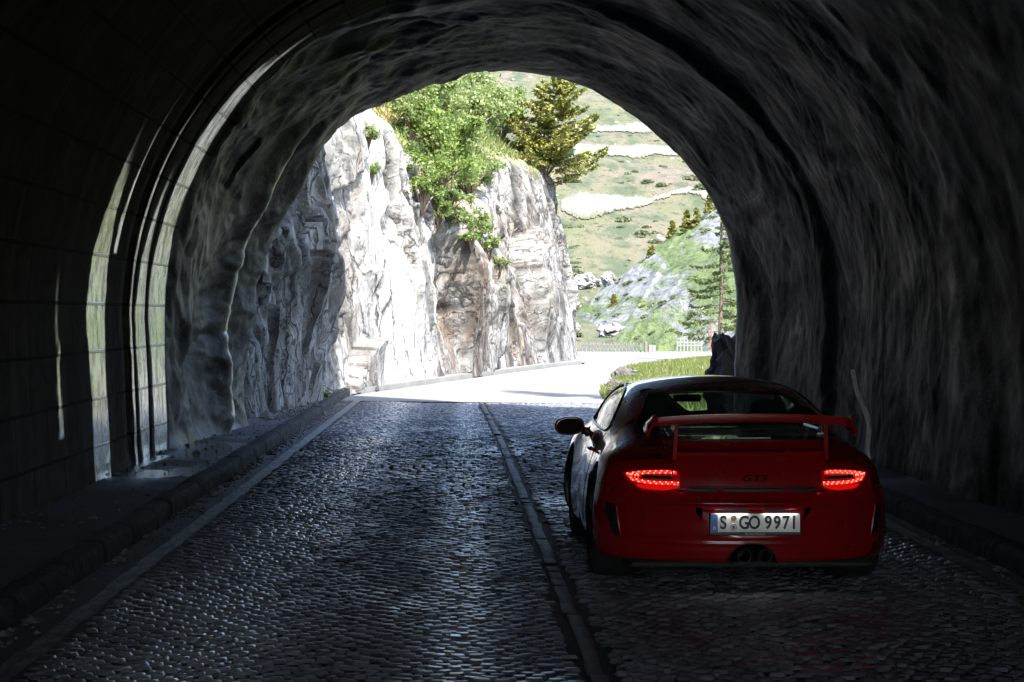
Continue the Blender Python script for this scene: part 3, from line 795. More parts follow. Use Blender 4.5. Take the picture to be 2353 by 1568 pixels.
def mat_cliff():
    t = NT("cliff_rock"); v = t.pos()
    ck = t.attr('crack'); st = t.attr('stain'); gr = t.attr('green'); bed = t.attr('bed', 'Vector'); sl = t.attr('slab')
    n = t.noise(v, .9, 8, .66, .4); m = t.noise(v, 7, 8, .72); f = t.noise(v, 26, 5, .72)
    c = t.ramp(n, [(.26, (.10, .098, .096)), (.40, (.185, .182, .178)), (.55, (.28, .277, .272)), (.8, (.38, .376, .37))])
    c = t.mix(t.math('MULTIPLY', sl, .6), c, (.42, .415, .405))
    c = t.mix(t.maprange(m, .56, .66, 0, .8), c, (.075, .073, .072))
    c = t.mix(t.maprange(f, .60, .70, 0, .5), c, (.05, .049, .047))
    brk_ = t.math('MULTIPLY', t.math('SUBTRACT', 1.0, sl), t.maprange(t.noise(t.mapv(v, (1.4, 1.4, .7)), 1.0, 8, .74), .42, .60, 0, .8))
    c = t.mix(brk_, c, t.mix(t.maprange(m, .4, .6), (.034, .027, .021), (.105, .092, .078)))
    och = t.maprange(t.noise(v, .55, 5, .6), .55, .66)
    c = t.mix(t.math('MULTIPLY', och, .40), c, (.19, .145, .095))
    sm = t.math('MULTIPLY', st, t.maprange(t.noise(t.mapv(v, (2.2, 2.2, .45)), 1.0, 8, .75), .40, .56))
    c = t.mix(sm, c, t.mix(t.maprange(m, .4, .6), (.018, .011, .007), (.095, .054, .026)))
    # joints: thin dark fissures along and across the bedding
    warp = t.n('ShaderNodeVectorMath', {'operation': 'MULTIPLY_ADD'}, i0=t.n('ShaderNodeTexNoise', None, Vector=v, Scale=1.6, Detail=5).outputs[1], i1=(.55, .55, .55), i2=bed).outputs[0]
    def fiss(sc, scale, w_):
        e = t.n('ShaderNodeTexVoronoi', {'feature': 'DISTANCE_TO_EDGE'}, Vector=t.mapv(warp, sc), Scale=scale).outputs[0]
        return t.maprange(e, w_, 0.0)
    f1 = fiss((1.1, .22, 1), 1.0, .034); f2 = fiss((1.0, .36, 1), 2.6, .052); f3 = fiss((1, .5, 1), 6.5, .08)
    keep = t.math('SUBTRACT', 1.0, t.math('MULTIPLY', sl, .75))
    brk = t.maprange(t.noise(v, .8, 3), .40, .55)
    fs = t.math('MAXIMUM', f1, t.math('MAXIMUM', t.math('MULTIPLY', f2, t.math('MULTIPLY', keep, brk)), t.math('MULTIPLY', t.math('MULTIPLY', f3, .8), t.math('MULTIPLY', keep, t.math('SUBTRACT', 1.0, brk)))))
    dk = t.math('MAXIMUM', t.math('MULTIPLY', ck, t.maprange(m, .26, .48)), t.math('MULTIPLY', fs, t.maprange(m, .30, .46)))
    c = t.mix(dk, c, (.014, .012, .011))
    gcol = t.mix(t.maprange(m, .35, .65), (.055, .085, .018), (.11, .115, .035))
    gcol = t.mix(t.maprange(t.noise(v, .8, 5), .50, .62), gcol, (.19, .115, .055))
    c = t.mix(gr, c, gcol)
    h = t.math('SUBTRACT', t.math('ADD', t.math('MULTIPLY', m, .8), t.math('MULTIPLY', f, .35)), t.math('MULTIPLY', fs, .7))
    t.bsdf(Base_Color=c, Roughness=.82, Normal=t.bump(h, .65, .06)); return t.m
M_CLIFF = mat_cliff()
o = mesh_np("cliff", CL.reshape(-1, 3), grid_faces(NU, NV), M_CLIFF, None, True,
            {"crack": crack.ravel(), "stain": stain.ravel(), "green": green.ravel(), "slab": slab.ravel(), "bed": np.stack([a_, b_, 0 * a_], -1).reshape(-1, 3)})
tag(o, "pale jagged rock cliff along the left side of the road beyond the tunnel mouth", "cliff")
# ================================================================== FAR VALLEY SIDE
kk = np.r_[np.linspace(-.30, .03, 40, endpoint=False), np.linspace(.03, .145, 330), np.linspace(.146, .5, 50)]
YH = np.geomspace(100, 1300, 420)
KX, KY = np.meshgrid(kk, YH)
HX = KX * KY; HY = KY
def far_h(X, Y):
    z = 1.5 + .185 * (Y - 225) + 2.2 * fbm(X * .02, Y * .012, seed=201, oct=4) * sstep(200, 320, Y) + .5 * fbm(X * .15, Y * .08, seed=203)
    z = np.where(Y < 225, 1.5 - .03 * (225 - Y), z)
    return z
def spur_h(X, Y):
    w_ = 2.5 * fbm(X * .05, Y * .03, seed=211, oct=3)
    z = -13.9 + .72 * X + .0343 * Y
    # bedding steps running down to the left
    z = z + w_ * .4 + .55 * (ridged((X * .55 - Y * .09) * .35, Y * .012, seed=215, oct=3) - .3) * sstep(110, 150, Y) + .25 * fbm(X * .5, Y * .2, seed=218)
    end = sstep(305, 215, Y - .6 * X)                    # the spur drops away behind its crest
    return z * end + (1 - end) * -30
def hill_h(X, Y):
    a, b = far_h(X, Y), spur_h(X, Y)
    m = np.maximum(a, b)
    low = sstep(112, 100, Y)
    return m * (1 - low) + low * np.minimum(m, -2.0)
HZ = hill_h(HX, HY)
onspur = (spur_h(HX, HY) > far_h(HX, HY)).astype(float)
# near bank behind the fences joins the road level
def mat_hill():
    t = NT("valley_side"); v = t.pos(); sp = t.attr('spur')
    big = t.noise(t.mapv(v, (.035, .012, .05)), 1.0, 6, .6, .5)
    mid = t.noise(t.mapv(v, (.22, .07, .22)), 1.0, 6, .68)
    fine = t.noise(t.mapv(v, (1.2, .4, 1.2)), 1.0, 5, .7)
    far = t.mix(t.maprange(big, .42, .58), (.088, .090, .048), (.115, .095, .074))
    far = t.mix(t.maprange(mid, .47, .60), far, (.050, .064, .036))
    spk = t.noise(t.mapv(v, (.8, .26, .8)), 1.0, 6, .72)
    far = t.mix(t.maprange(spk, .54, .64, 0, .85), far, (.034, .042, .026))
    far = t.mix(t.maprange(fine, .55, .72, 0, .7), far, (.065, .066, .052))
    far = t.mix(t.maprange(t.noise(t.mapv(v, (.5, .16, .5)), 1.0, 3), .68, .74), far, (.24, .23, .22))
    # spur: bands of bare rock and turf sloping with the beds
    rotv = t.mapv(v, (.30, .030, .0), (0, 0, R(0)))
    band = t.n('ShaderNodeTexNoise', None, Vector=t.mapv(v, (.26, .012, .12)), Scale=1.0, Detail=6, Roughness=.62, Distortion=.8).outputs[0]
    rockm = t.maprange(band, .46, .53)
    rk = t.mix(t.maprange(t.noise(t.mapv(v, (1.6, .35, .7)), 1.0, 6, .72), .45, .68), (.165, .163, .158), (.075, .074, .070))
    gs = t.mix(t.maprange(mid, .40, .62), (.10, .125, .045), (.064, .086, .034))
    spk2 = t.noise(t.mapv(v, (1.1, .30, 1.1)), 1.0, 6, .72)
    gs = t.mix(t.maprange(spk2, .52, .64, 0, .8), gs, (.036, .050, .020))
    gs = t.mix(t.maprange(fine, .58, .72, 0, .6), gs, (.11, .11, .055))
    spc = t.mix(rockm, gs, rk)
    c = t.mix(sp, far, spc)
    t.bsdf(Base_Color=c, Roughness=.95, Normal=t.bump(t.math('ADD', mid, t.math('MULTIPLY', fine, .5)), .9, .9), Specular_IOR_Level=.1); return t.m
o = mesh_np("hillside", np.stack([HX, HY, HZ], -1).reshape(-1, 3), grid_faces(len(YH), len(kk), True), mat_hill(), None, True, {"spur": onspur.ravel()})
o["kind"] = "structure"

def ray_hill(px, py, y0=105, y1=1250):
    """where a line of sight (2353-wide picture coordinates) first meets the valley side"""
    k = (px - 1080) / 5000; e = (720 - py) / 5000
    Y = np.linspace(y0, y1, 4000); d = CAMZ + e * Y - hill_h(k * Y, Y)
    i = int(np.argmax(d < 0))
    return np.array([k * Y[i], Y[i], CAMZ + e * Y[i]])

# the old road climbing the far side in long bends, with its walls
def hill_road(name, top, bot, mat, n=260):
    xs = np.linspace(top[0][0], top[-1][0], n)
    ty_ = np.interp(xs, [p[0] for p in top], [p[1] for p in top]); by_ = np.interp(xs, [p[0] for p in bot], [p[1] for p in bot])
    A = np.array([ray_hill(x_, y_, 240) for x_, y_ in zip(xs, by_)]); B = np.array([ray_hill(x_, y_, 240) for x_, y_ in zip(xs, ty_)])
    yA, yB = A[:, 1].copy(), B[:, 1].copy()
    yA = np.polyval(np.polyfit(xs - 1500, yA, 4), xs - 1500); yB = np.polyval(np.polyfit(xs - 1500, yB, 4), xs - 1500)
    u_ = np.linspace(0, 1, 7)[None, :]
    kx = ((xs - 1080) / 5000)[:, None]
    wb = 1 + .008 * vnoise(xs * .03, 0 * xs, seed=7)[:, None]
    rag = .0035 * vnoise(xs * .35, 0 * xs, seed=8)[:, None] + .002 * vnoise(xs * 1.1, 0 * xs, seed=9)[:, None]
    Y = (yA[:, None] * (1 - u_) + yB[:, None] * u_) * (1 + (wb - 1) * (u_ - .5) + rag * np.abs(u_ - .5) * 2)
    X = kx * Y
    Z = hill_h(X, Y) + .16
    ob = mesh_np(name, np.stack([X, Y, Z], -1).reshape(-1, 3), grid_faces(n, 7), mat, None, True, {'edge': (np.abs(u_ - .5) * 2 + 0 * X).ravel()}); ob["kind"] = "structure"
def _gr(t):
    v = t.pos(); n = t.noise(t.mapv(v, (.35, .12, .35)), 1.0, 7, .7); m = t.noise(t.mapv(v, (1.5, .5, 1.5)), 1.0, 6, .7)
    c = t.mix(t.maprange(n, .35, .6), (.17, .166, .158), (.115, .112, .104)); c = t.mix(t.maprange(m, .55, .68, 0, .6), c, (.075, .078, .055))
    ed = t.math('ADD', t.attr('edge'), t.math('MULTIPLY', t.math('SUBTRACT', m, .5), 1.6))
    c = t.mix(t.maprange(ed, .62, .95), c, (.078, .080, .045))
    t.bsdf(Base_Color=c, Roughness=.95, Specular_IOR_Level=.1); return t.m
M_GRAVEL = _gr(NT("gravel_road"))
hill_road("mountain_road", [(1290, 448), (1400, 446), (1500, 452), (1600, 440), (1760, 430)], [(1290, 498), (1400, 500), (1425, 492), (1450, 474), (1520, 466), (1600, 456), (1760, 446)], M_GRAVEL)
hill_road("mountain_road", [(1290, 330), (1400, 332), (1560, 336), (1760, 334)], [(1290, 358), (1420, 362), (1520, 360), (1760, 352)], M_GRAVEL)
hill_road("mountain_road", [(1290, 292), (1400, 287), (1560, 284), (1760, 276)], [(1290, 304), (1400, 306), (1560, 304), (1760, 296)], M_GRAVEL)

# boulders and outcrops on the valley side
M_PALE = NT("pale_boulder")
def _pb(t):
    v = t.pos(); n = t.noise(t.mapv(v, (.8, .3, .8)), 1.0, 6, .7)
    c = t.mix(t.maprange(n, .4, .65), (.20, .196, .19), (.08, .078, .075))
    t.bsdf(Base_Color=c, Roughness=.9, Normal=t.bump(n, .8, .3)); return t.m
M_PALE = _pb(M_PALE)
def boulder_mesh(name, size, seed, mat, sub=26):
    th = np.linspace(0, np.pi, sub); ph = np.linspace(0, 2 * np.pi, sub * 2)
    TH, PH = np.meshgrid(th, ph, indexing='ij')
    x_, y_, z_ = np.sin(TH) * np.cos(PH), np.sin(TH) * np.sin(PH), np.cos(TH)
    f, e = facets(x_ * 1.3 + seed, y_ * 1.3, z_ * 1.3, seed, 1.3); f2_, e2_ = facets(x_ * 3 + seed, y_ * 3, z_ * 3, seed + 9, 1.2)
    r_ = 1 + .34 * f + .12 * f2_ + .04 * fbm(x_ * 6, y_ * 6, z_ * 6, seed=seed)
    r_[:, -1] = r_[:, 0]; r_[0] = r_[0].mean(); r_[-1] = r_[-1].mean()
    V_ = np.stack([x_ * r_ * size[0], y_ * r_ * size[1], z_ * r_ * size[2]], -1)
    return mesh_np(name, V_.reshape(-1, 3), grid_faces(sub, sub * 2), mat, None, False)
def put_boulder(px, py, wpx, hpx, seed, label, mat=None, y0=105, name="boulder", group=None):
    p = ray_hill(px, py, y0); m = p[1] / 5000
    ob = boulder_mesh(name, (wpx * m / 2, wpx * m / 2, hpx * m / 2), seed, mat or M_PALE)
    ob.location = tuple(p + np.array([0, 0, hpx * m * .25])); tag(ob, label, "rock", group); return ob
put_boulder(1345, 660, 62, 40, 3, "large pale block of rock beside the shaded cleft in the middle of the valley side", y0=150)
put_boulder(1400, 655, 34, 40, 5, "pale upright rock just right of the shaded cleft on the valley side", y0=150)
put_boulder(1310, 705, 40, 22, 8, "low grey rock ledge left of the dark shaded strip on the valley side", y0=150)
put_boulder(1315, 775, 34, 44, 11, "grey rock knob with a dark left side above the left guard fence", y0=105)
put_boulder(1405, 775, 60, 40, 14, "pale rock knob behind the right end of the left guard fence", y0=105)

# ---------------------------------------------------------------- fences, snow pole, stones near the bend
M_WHITE = simple("white_washed", (.13, .128, .122), .8, bumpscale=20, var=.3)
M_REDP = simple("red_pole_paint", (.50, .07, .03), .5)
def guard_fence(p0, p1, n, h, wd, label, rails, tall_from=0.0):
    p0, p1 = np.array(p0), np.array(p1)
    root = empty("guard_fence", tuple((p0 + p1) / 2), label, "fence")
    d = p1 - p0; L = np.linalg.norm(d); ang = math.atan2(d[1], d[0])
    for i in range(n):
        q = p0 + d * (i / (n - 1)) - (p0 + p1) / 2
        b = MB(); hh = h * random.uniform(.92, 1.06)
        b.box((q[0], q[1], q[2] + hh / 2 - .1), (wd * random.uniform(.85, 1.15), wd * .8, hh + .2), ang + random.uniform(-.06, .06), .86, 0)
        b.build("post", M_WHITE, root)
    for z in rails:
        b = MB(); q = (p0 + p1) / 2 * 0
        b.box((0, .0, z), (L, .05, .06), ang); b.build("rail", M_WHITE, root)
    return root
def at(px, py, Y): return ((px - 1080) / 5000 * Y, Y, CAMZ - (py - 720) / 5000 * Y)
guard_fence(at(1338, 808, 92), at(1472, 812, 90.5), 17, .42, .060, "white guard fence of close low posts on the outer left side of the bend", [.28])
guard_fence(at(1556, 807, 88.5), at(1612, 806, 88.5), 8, .56, .058, "taller white slatted guard fence farther right on the bend, left of the red pole", [.22, .34, .50])
for i, (px, hh, lab) in enumerate([(1484, .50, "dark end post at the right end of the left guard fence"),
                                   (1494, .36, "short pale marker stone beside the dark end post of the fence"),
                                   (1502, .34, "short white marker stone between the two guard fences")]):
    p = at(px, 813, 90.2); b = MB(); b.box((0, 0, hh / 2 - .05), (.16 if i else .13, .14, hh + .1), .1, .8, .02)
    ob = b.build("marker_stone" if i else "end_post", M_WHITE if i else simple("old_timber", (.10, .085, .07), .8)); ob.location = p
    tag(ob, lab, "post")
b = MB(); b.tube([(0, 0, -.1), (.01, 0, .45), (.0, 0, .92)], .028, 8)
ob = b.build("snow_pole", M_REDP); ob.location = at(1634, 800, 89); tag(ob, "thin red snow pole standing right of the taller white fence", "pole")

M_VST = simple('verge_stone', (.06, .055, .048), .9, bumpscale=8, var=.4)
# dark boulder just outside the mouth on the right, pale stones on the tip of the verge
ob = boulder_mesh("boulder", (.62, .8, 1.05), 33, M_BLK, 40); ob.location = (4.35, 33.6, .45); ob.rotation_euler = (0, .1, .4)
tag(ob, "dark boulder leaning against the right edge of the tunnel mouth behind the car", "rock")
for i, (px, py, Y, s_, lab) in enumerate([(1432, 874, 54, .24, "largest pale stone at the left tip of the grass verge"),
                                         (1452, 862, 56, .15, "pale stone a little behind the largest stone on the verge tip"),
                                         (1414, 893, 47, .14, "small pale stone nearest the car's roof on the verge edge"),
                                         (1408, 905, 43, .11, "smallest grey stone at the very front of the verge edge")]):
    ob = boulder_mesh("stone", (s_, s_ * .8, s_ * .75), 50 + i, M_VST, 16); x_, y_, z_ = at(px, py, Y); ob.location = (x_, y_, max(z_, .1)); tag(ob, lab, "stone")
# ================================================================== PLANTS
def leaf_quads(C, size, seed, droop=0.0, aspect=1.7):
    r = np.random.default_rng(seed); n = len(C)
    a = r.normal(size=(n, 3)); a /= np.linalg.norm(a, axis=1)[:, None]
    nn = r.normal(size=(n, 3)) + np.array([0, 0, .8]); nn -= (nn * a).sum(1)[:, None] * a; nn /= np.linalg.norm(nn, axis=1)[:, None]
    b = np.cross(nn, a); s_ = size * r.uniform(.6, 1.4, n)[:, None]
    V = np.empty((n, 4, 3))
    V[:, 0] = C - a * s_ * .5 * aspect; V[:, 1] = C + b * s_ * .5 - a * s_ * .05; V[:, 2] = C + a * s_ * .5 * aspect + nn * s_ * -.12; V[:, 3] = C - b * s_ * .5 - a * s_ * .05
    return V.reshape(-1, 3), np.arange(n * 4).reshape(n, 4)

def bush(name, base, rad, h, nleaf, size, seed, mat, label, group=None, cat="bush", ncl=None, lean=(0, 0)):
    """stems fan out of the base and end in leaf clumps spread through an uneven crown"""
    r = np.random.default_rng(seed)
    root = empty(name, tuple(base), label, cat, group)
    ncl = ncl or int(28 + 12 * rad)
    d = r.normal(size=(ncl, 3)); d[:, 2] = np.abs(d[:, 2]) * .9 + .05; d /= np.linalg.norm(d, axis=1)[:, None]
    rr = r.uniform(.35, 1.0, ncl) ** .6 * (1 + .25 * r.normal(size=ncl))
    cc = d * rr[:, None] * np.array([rad, rad, h * .75]) + np.array([lean[0], lean[1], h * .18])
    per = r.multinomial(nleaf, r.dirichlet(np.ones(ncl) * 3))
    P = []
    for c, k in zip(cc, per):
        k = int(k * 1.1)
        sg = rad * r.uniform(.08, .17)
        P.append(c + r.normal(size=(k, 3)) * sg * np.array([1, 1, .75]))
    P = np.concatenate(P)
    V, F = leaf_quads(P, size * .78, seed + 1)
    mesh_np("crown", V, F, mat, root, True)
    mb = MB()
    for c in cc[:: max(1, ncl // 16)]:
        mid = np.array(c) * .5 + r.normal(size=3) * rad * .08
        mb.tube([(0, 0, -.25), tuple(mid * np.array([.8, .8, 1])), tuple(c)], [.035 * rad + .012, .02 * rad + .006, .006], 5)
    mb.build("stem", M_TWIG, root, True)
    return root

def pt(px, py, Y): return np.array(at(px, py, Y))
BUSHES = [  # px, py (crown middle), Y, radius, height, leaves, leaf size, mat, label
    (1010, 335, 54.5, 1.15, 2.5, 9000, .075, M_LEAF, "large leafy green bush in the middle of the rocky slope above the cliff"),
    (945, 262, 52.5, .62, 1.5, 3600, .07, M_LEAF2, "grey green bush left of the large bush, just under the arch"),
    (1080, 385, 57.0, .75, 1.4, 4200, .065, M_LEAF2, "pale green bush on the right shoulder of the large bush"),
    (975, 425, 53.6, .55, 1.0, 2600, .06, M_LEAF, "dark green bush at the lower left foot of the large bush"),
    (1060, 235, 60.0, 1.3, 2.6, 7500, .085, M_LEAF2, "light green thicket under the middle of the arch"),
    (1140, 215, 66.0, 1.0, 2.1, 4800, .085, M_LEAF, "green bush under the arch, left of the yellowish spruce"),
    (985, 210, 61.0, 1.1, 2.4, 5500, .085, M_LEAF2, "pale bush high under the arch left of the light thicket"),
    (1325, 245, 72.0, .85, 1.9, 3800, .075, M_LEAF2, "pale green bush right of the yellowish spruce against the far road"),
    (1010, 480, 54.0, .42, .75, 1700, .055, M_LEAF, "small bush growing in the gully below the large bush"),
    (1055, 500, 55.6, .40, .6, 1500, .055, M_LEAF2, "small pale bush right of the gully bush"),
    (1105, 515, 57.2, .38, .7, 1400, .055, M_LEAF, "low bush halfway down the gully beside the pale buttress"),
    (1130, 555, 58.0, .34, .5, 1100, .05, M_LEAF2, "lowest bush hanging at the bottom of the gully"),
    (1125, 375, 59.5, .55, .9, 2200, .06, M_LEAF2, "bush on the reddish turf above the rounded boulder"),
    (1105, 205, 63.5, .95, 2.0, 3800, .08, M_LEAF2, "pale thicket under the top of the arch, right of its middle"),
    (1190, 232, 68.5, .8, 1.5, 2800, .075, M_LEAF, "bush tucked behind the left side of the yellowish spruce"),
    (1040, 445, 55.0, .42, .6, 1600, .055, M_LEAF2, "low bush at the right foot of the large bush above the gully"),
    (1085, 545, 57.0, .25, .4, 700, .05, M_LEAF, "tuft of leaves on the ledge left of the bottom of the gully"),
    (1155, 600, 59.0, .25, .35, 600, .05, M_LEAF2, "last small tuft below the gully on the cliff face"),
    (688, 415, 38.5, .16, .42, 500, .04, M_LEAF, "small green tuft on the shaded rock at the left edge of the arch"),
    (850, 300, 47.5, .30, .5, 800, .05, M_LEAF2, "little bush on the white crag at the upper left"),
    (858, 385, 47.0, .22, .35, 500, .045, M_LEAF, "thin tuft on the face of the white crag"),
    (692, 905, 38.0, .20, .30, 500, .04, M_LEAF, "green weed at the foot of the shaded rock beside the kerb"),
    (745, 908, 39.4, .10, .18, 200, .035, M_LEAF, "tiny weed on the walkway at the edge of the sunlight"),
]
def on_cliff(p):
    """nearest point of the cliff surface seen along the same line of sight"""
    k, e = p[0] / p[1], (p[2] - CAMZ) / p[1]
    d = (CL[..., 0] / CL[..., 1] - k) ** 2 + ((CL[..., 2] - CAMZ) / CL[..., 1] - e) ** 2
    m = d < max(d.min() * 1.0001, .0016 ** 2)
    Yc_ = np.where(m, CL[..., 1], 1e9); i = np.unravel_index(np.argmin(Yc_), Yc_.shape)
    return CL[i]
for i, (px, py, Y, rad, h, nl, ls, mt, lab) in enumerate(BUSHES):
    c = pt(px, py, Y)
    low = pt(px, py + (h * .42) / Y * 5000, Y)
    g = np.array(on_cliff(low))
    if px > 680 and px < 760 and py > 800: g = np.array([low[0], low[1], .13])
    bush("bush" if rad > .25 else "small_plant", g + np.array([0, 0, -.03]), rad * g[1] / Y, h * g[1] / Y, nl, ls, 300 + i * 7, mt, lab, cat="bush" if rad > .25 else "plant")

def conifer(name, base, H, rad, seed, needle, label, group=None, nb=60, droop=.35, bare=.12, nl=.13, nw=.028, dens_=46, sparse=0.0, lean=(0, 0), cat="tree", up=.0, taper=.75, ragged=0.0):
    r = np.random.default_rng(seed); root = empty(name, tuple(base), label, cat, group)
    tr = MB(); n = 9
    ax = [(lean[0] * (t ** 1.3) + .03 * r.normal() * H * .1, lean[1] * t ** 1.3, H * t - .3 * (t == 0)) for t in np.linspace(0, 1, n)]
    tr.tube(ax, [H * .010 * (1 - .9 * t) + .008 for t in np.linspace(0, 1, n)], 8)
    br = tr; NP = []; ND = []
    ax = np.array([list(map(float, q)) for q in ax])
    for i in range(nb):
        t = bare + (1 - bare) * (i + r.random()) / nb
        p = np.array([np.interp(t, np.linspace(0, 1, n), ax[:, j]) for j in range(3)])
        L = rad * (1 - t) ** taper * r.uniform(.55 - ragged, 1.15 + ragged) + .12
        if r.random() < sparse: L *= .45
        a = r.uniform(0, 2 * np.pi); d = np.array([math.cos(a), math.sin(a), up])
        p = np.array(p)
        pts = [p + d * L * q + np.array([0, 0, -droop * L * q ** 1.6 + .10 * L * q ** 4 * 2]) for q in np.linspace(0, 1, 5)]
        br.tube([tuple(q) for q in pts], [.012 * H * .35 * (1 - t) + .007, .009, .007, .005, .003], 4, False)
        m = int(dens_ * L / rad) + 6
        q = r.uniform(.15, 1, m) ** .8; pts = np.array(pts)
        base_ = np.stack([np.interp(q, np.linspace(0, 1, 5), pts[:, j]) for j in range(3)], -1)
        side = np.cross(d, [0, 0, 1]); sgn = r.choice([-1, 1], m)[:, None]; spread = L * .34 * (1.1 - q)[:, None] * r.random((m, 1))
        # twigs leave the branch sideways and hang a little; needles sit along them
        for kx in range(3):
            off = side * sgn * spread * (kx + 1) / 3 + np.array([0, 0, -.10]) * spread * kx
            NP.append(base_ + off + r.normal(size=(m, 3)) * .03)
            dd_ = side * sgn * .8 + d * .6 + r.normal(size=(m, 3)) * .45; ND.append(dd_)
    br.build("trunk", M_BARK, root, True)
    NP = np.concatenate(NP); ND = np.concatenate(ND); ND /= np.linalg.norm(ND, axis=1)[:, None]
    k = len(NP); sd = np.cross(ND, r.normal(size=(k, 3))); sd /= np.linalg.norm(sd, axis=1)[:, None]
    l = nl * r.uniform(.6, 1.3, (k, 1)); w_ = nw * r.uniform(.7, 1.3, (k, 1))
    V = np.stack([NP - ND * l * .5, NP + sd * w_, NP + ND * l * .5 - np.array([0, 0, 1]) * l * .12, NP - sd * w_], 1).reshape(-1, 3)
    mesh_np("crown", V, np.arange(k * 4).reshape(k, 4), needle, root, True)
    return root
# yellowish spruce leaning out over the end of the cliff
g = on_cliff(pt(1258, 405, 69))
conifer("spruce_tree", g + np.array([0, 0, -.1]), 3.3, 1.75, 900, M_NEED, "yellowish spruce with a dark heart leaning out from the top of the cliff end", nb=120, droop=.25, bare=.02, nl=.13, nw=.030, dens_=95, lean=(.45, -.2), up=.35, taper=.42, ragged=.25)
# larch outside on the right, thin drooping branches
b_ = pt(1657, 775, 74); b_[2] = .3
conifer("larch_tree", b_, 7.2, 1.55, 910, M_LARCH, "tall thin larch with sparse drooping branches near the right edge of the tunnel mouth", nb=74, droop=.22, bare=.08, nl=.13, nw=.026, dens_=60, sparse=.3)
# tall spruce standing in the open right of the tunnel mouth; its shadow lies across the sunlit bend
conifer("spruce_tree", (8.3, 31.0, -.1), 20.0, 2.1, 930, M_NEED, "tall dark spruce outside, right of the tunnel mouth, shading the bend", nb=130, droop=.35, bare=.06, nl=.30, nw=.07, dens_=70)
# conifers on the crest of the spur and on the far side
FAR = [(1545, 525, 34, "blue green conifer farthest left on the crest of the rocky spur"), (1578, 508, 46, "taller dark conifer in the middle of the crest of the rocky spur"),
       (1600, 500, 40, "conifer right of the tall one on the crest of the rocky spur"), (1630, 470, 40, "rightmost conifer on the crest of the rocky spur"),
       (1497, 575, 26, "small yellow green conifer on the slope left of the crest trees"), (1410, 690, 26, "small round tree on the turf above the shaded strip")]
for i, (px, py, hp, lab) in enumerate(FAR):
    p = ray_hill(px, py + hp * .5, 110); m = p[1] / 5000
    conifer("conifer", p - np.array([0, 0, .2]), hp * m * 1.15, hp * m * .34, 950 + i, M_NEED, lab, nb=46, droop=.3, bare=.03, nl=.30, nw=.09, dens_=26)

# scrub on the valley side: each bush its own object, sharing a few crown meshes
protos = []
for k in range(4):
    r = np.random.default_rng(1200 + k); n = 420
    d = r.normal(size=(n, 3)); d /= np.linalg.norm(d, axis=1)[:, None]; d[:, 2] = np.abs(d[:, 2])
    P = d * r.uniform(.5, 1, (n, 1)) ** .5 * np.array([1, 1, .75]) * (1 + .2 * vnoise(d[:, 0] * 2.5, d[:, 1] * 2.5, d[:, 2] * 2.5, seed=k))[:, None]
    V, F = leaf_quads(P, .24, 1300 + k)
    protos.append((V, F))
M_SCRUB = leaf_mat("scrub_leaves", [(0, (.068, .080, .046)), (.5, (.085, .099, .054)), (1, (.11, .122, .070))], .25)  # pale low-contrast greens, distance haze put into the leaf colour
r = np.random.default_rng(77); k = 0; first = []
while k < 150:
    px, py = r.uniform(1290, 1700), r.uniform(250, 790)
    if 440 < py < 502 or 326 < py < 364 or 282 < py < 308: continue
    p = ray_hill(px, py, 108)
    if p[1] < 106: continue
    sp_ = spur_h(p[0], p[1]) > far_h(p[0], p[1])
    if sp_ and r.random() < .45: continue
    s_ = (r.uniform(.25, .8) if sp_ else r.lognormal(-.55, .5)) * (p[1] / 300) ** .5
    if k < 4:
        ob = mesh_np("shrub", protos[k][0], protos[k][1], M_SCRUB, None, True); first.append(ob)
    else:
        ob = first[k % 4].copy(); COL.objects.link(ob)
    ob.location = tuple(p - np.array([0, 0, .1])); ob.scale = (s_, s_, s_ * r.uniform(.6, 1)); ob.rotation_euler = (0, 0, r.uniform(0, 6))
    if sp_: tag(ob, "low green shrub among the turf and rock bands of the near spur", "shrub", "shrubs on the rocky spur")
    elif p[1] > 330: tag(ob, "grey green shrub high on the far valley side among the gravel roads", "shrub", "shrubs on the upper valley side")
    else: tag(ob, "grey green shrub on the lower valley side below the gravel roads", "shrub", "shrubs on the lower valley side")
    k += 1

# turf on the slope above the cliff
P = sample_grid(CL[::3, ::3], 26000, 9, (green[::3, ::3][:-1, :-1] > .5) * ((CL[::3, ::3][:-1, :-1, 1] > 44) & (CL[::3, ::3][:-1, :-1, 2] < 11)) * 1.0)
Vb, Fb = blades(P, .22, .016, 14, .6)
o = mesh_np("slope_grass", Vb, Fb, M_BLADE); tag(o, "rough turf on the slope and ledges above the cliff", "grass", kind="stuff")
# ================================================================== THE CAR
CARX, CARY = 1.65, 12.66            # middle of the rear bumper on the road; the car points along +Y

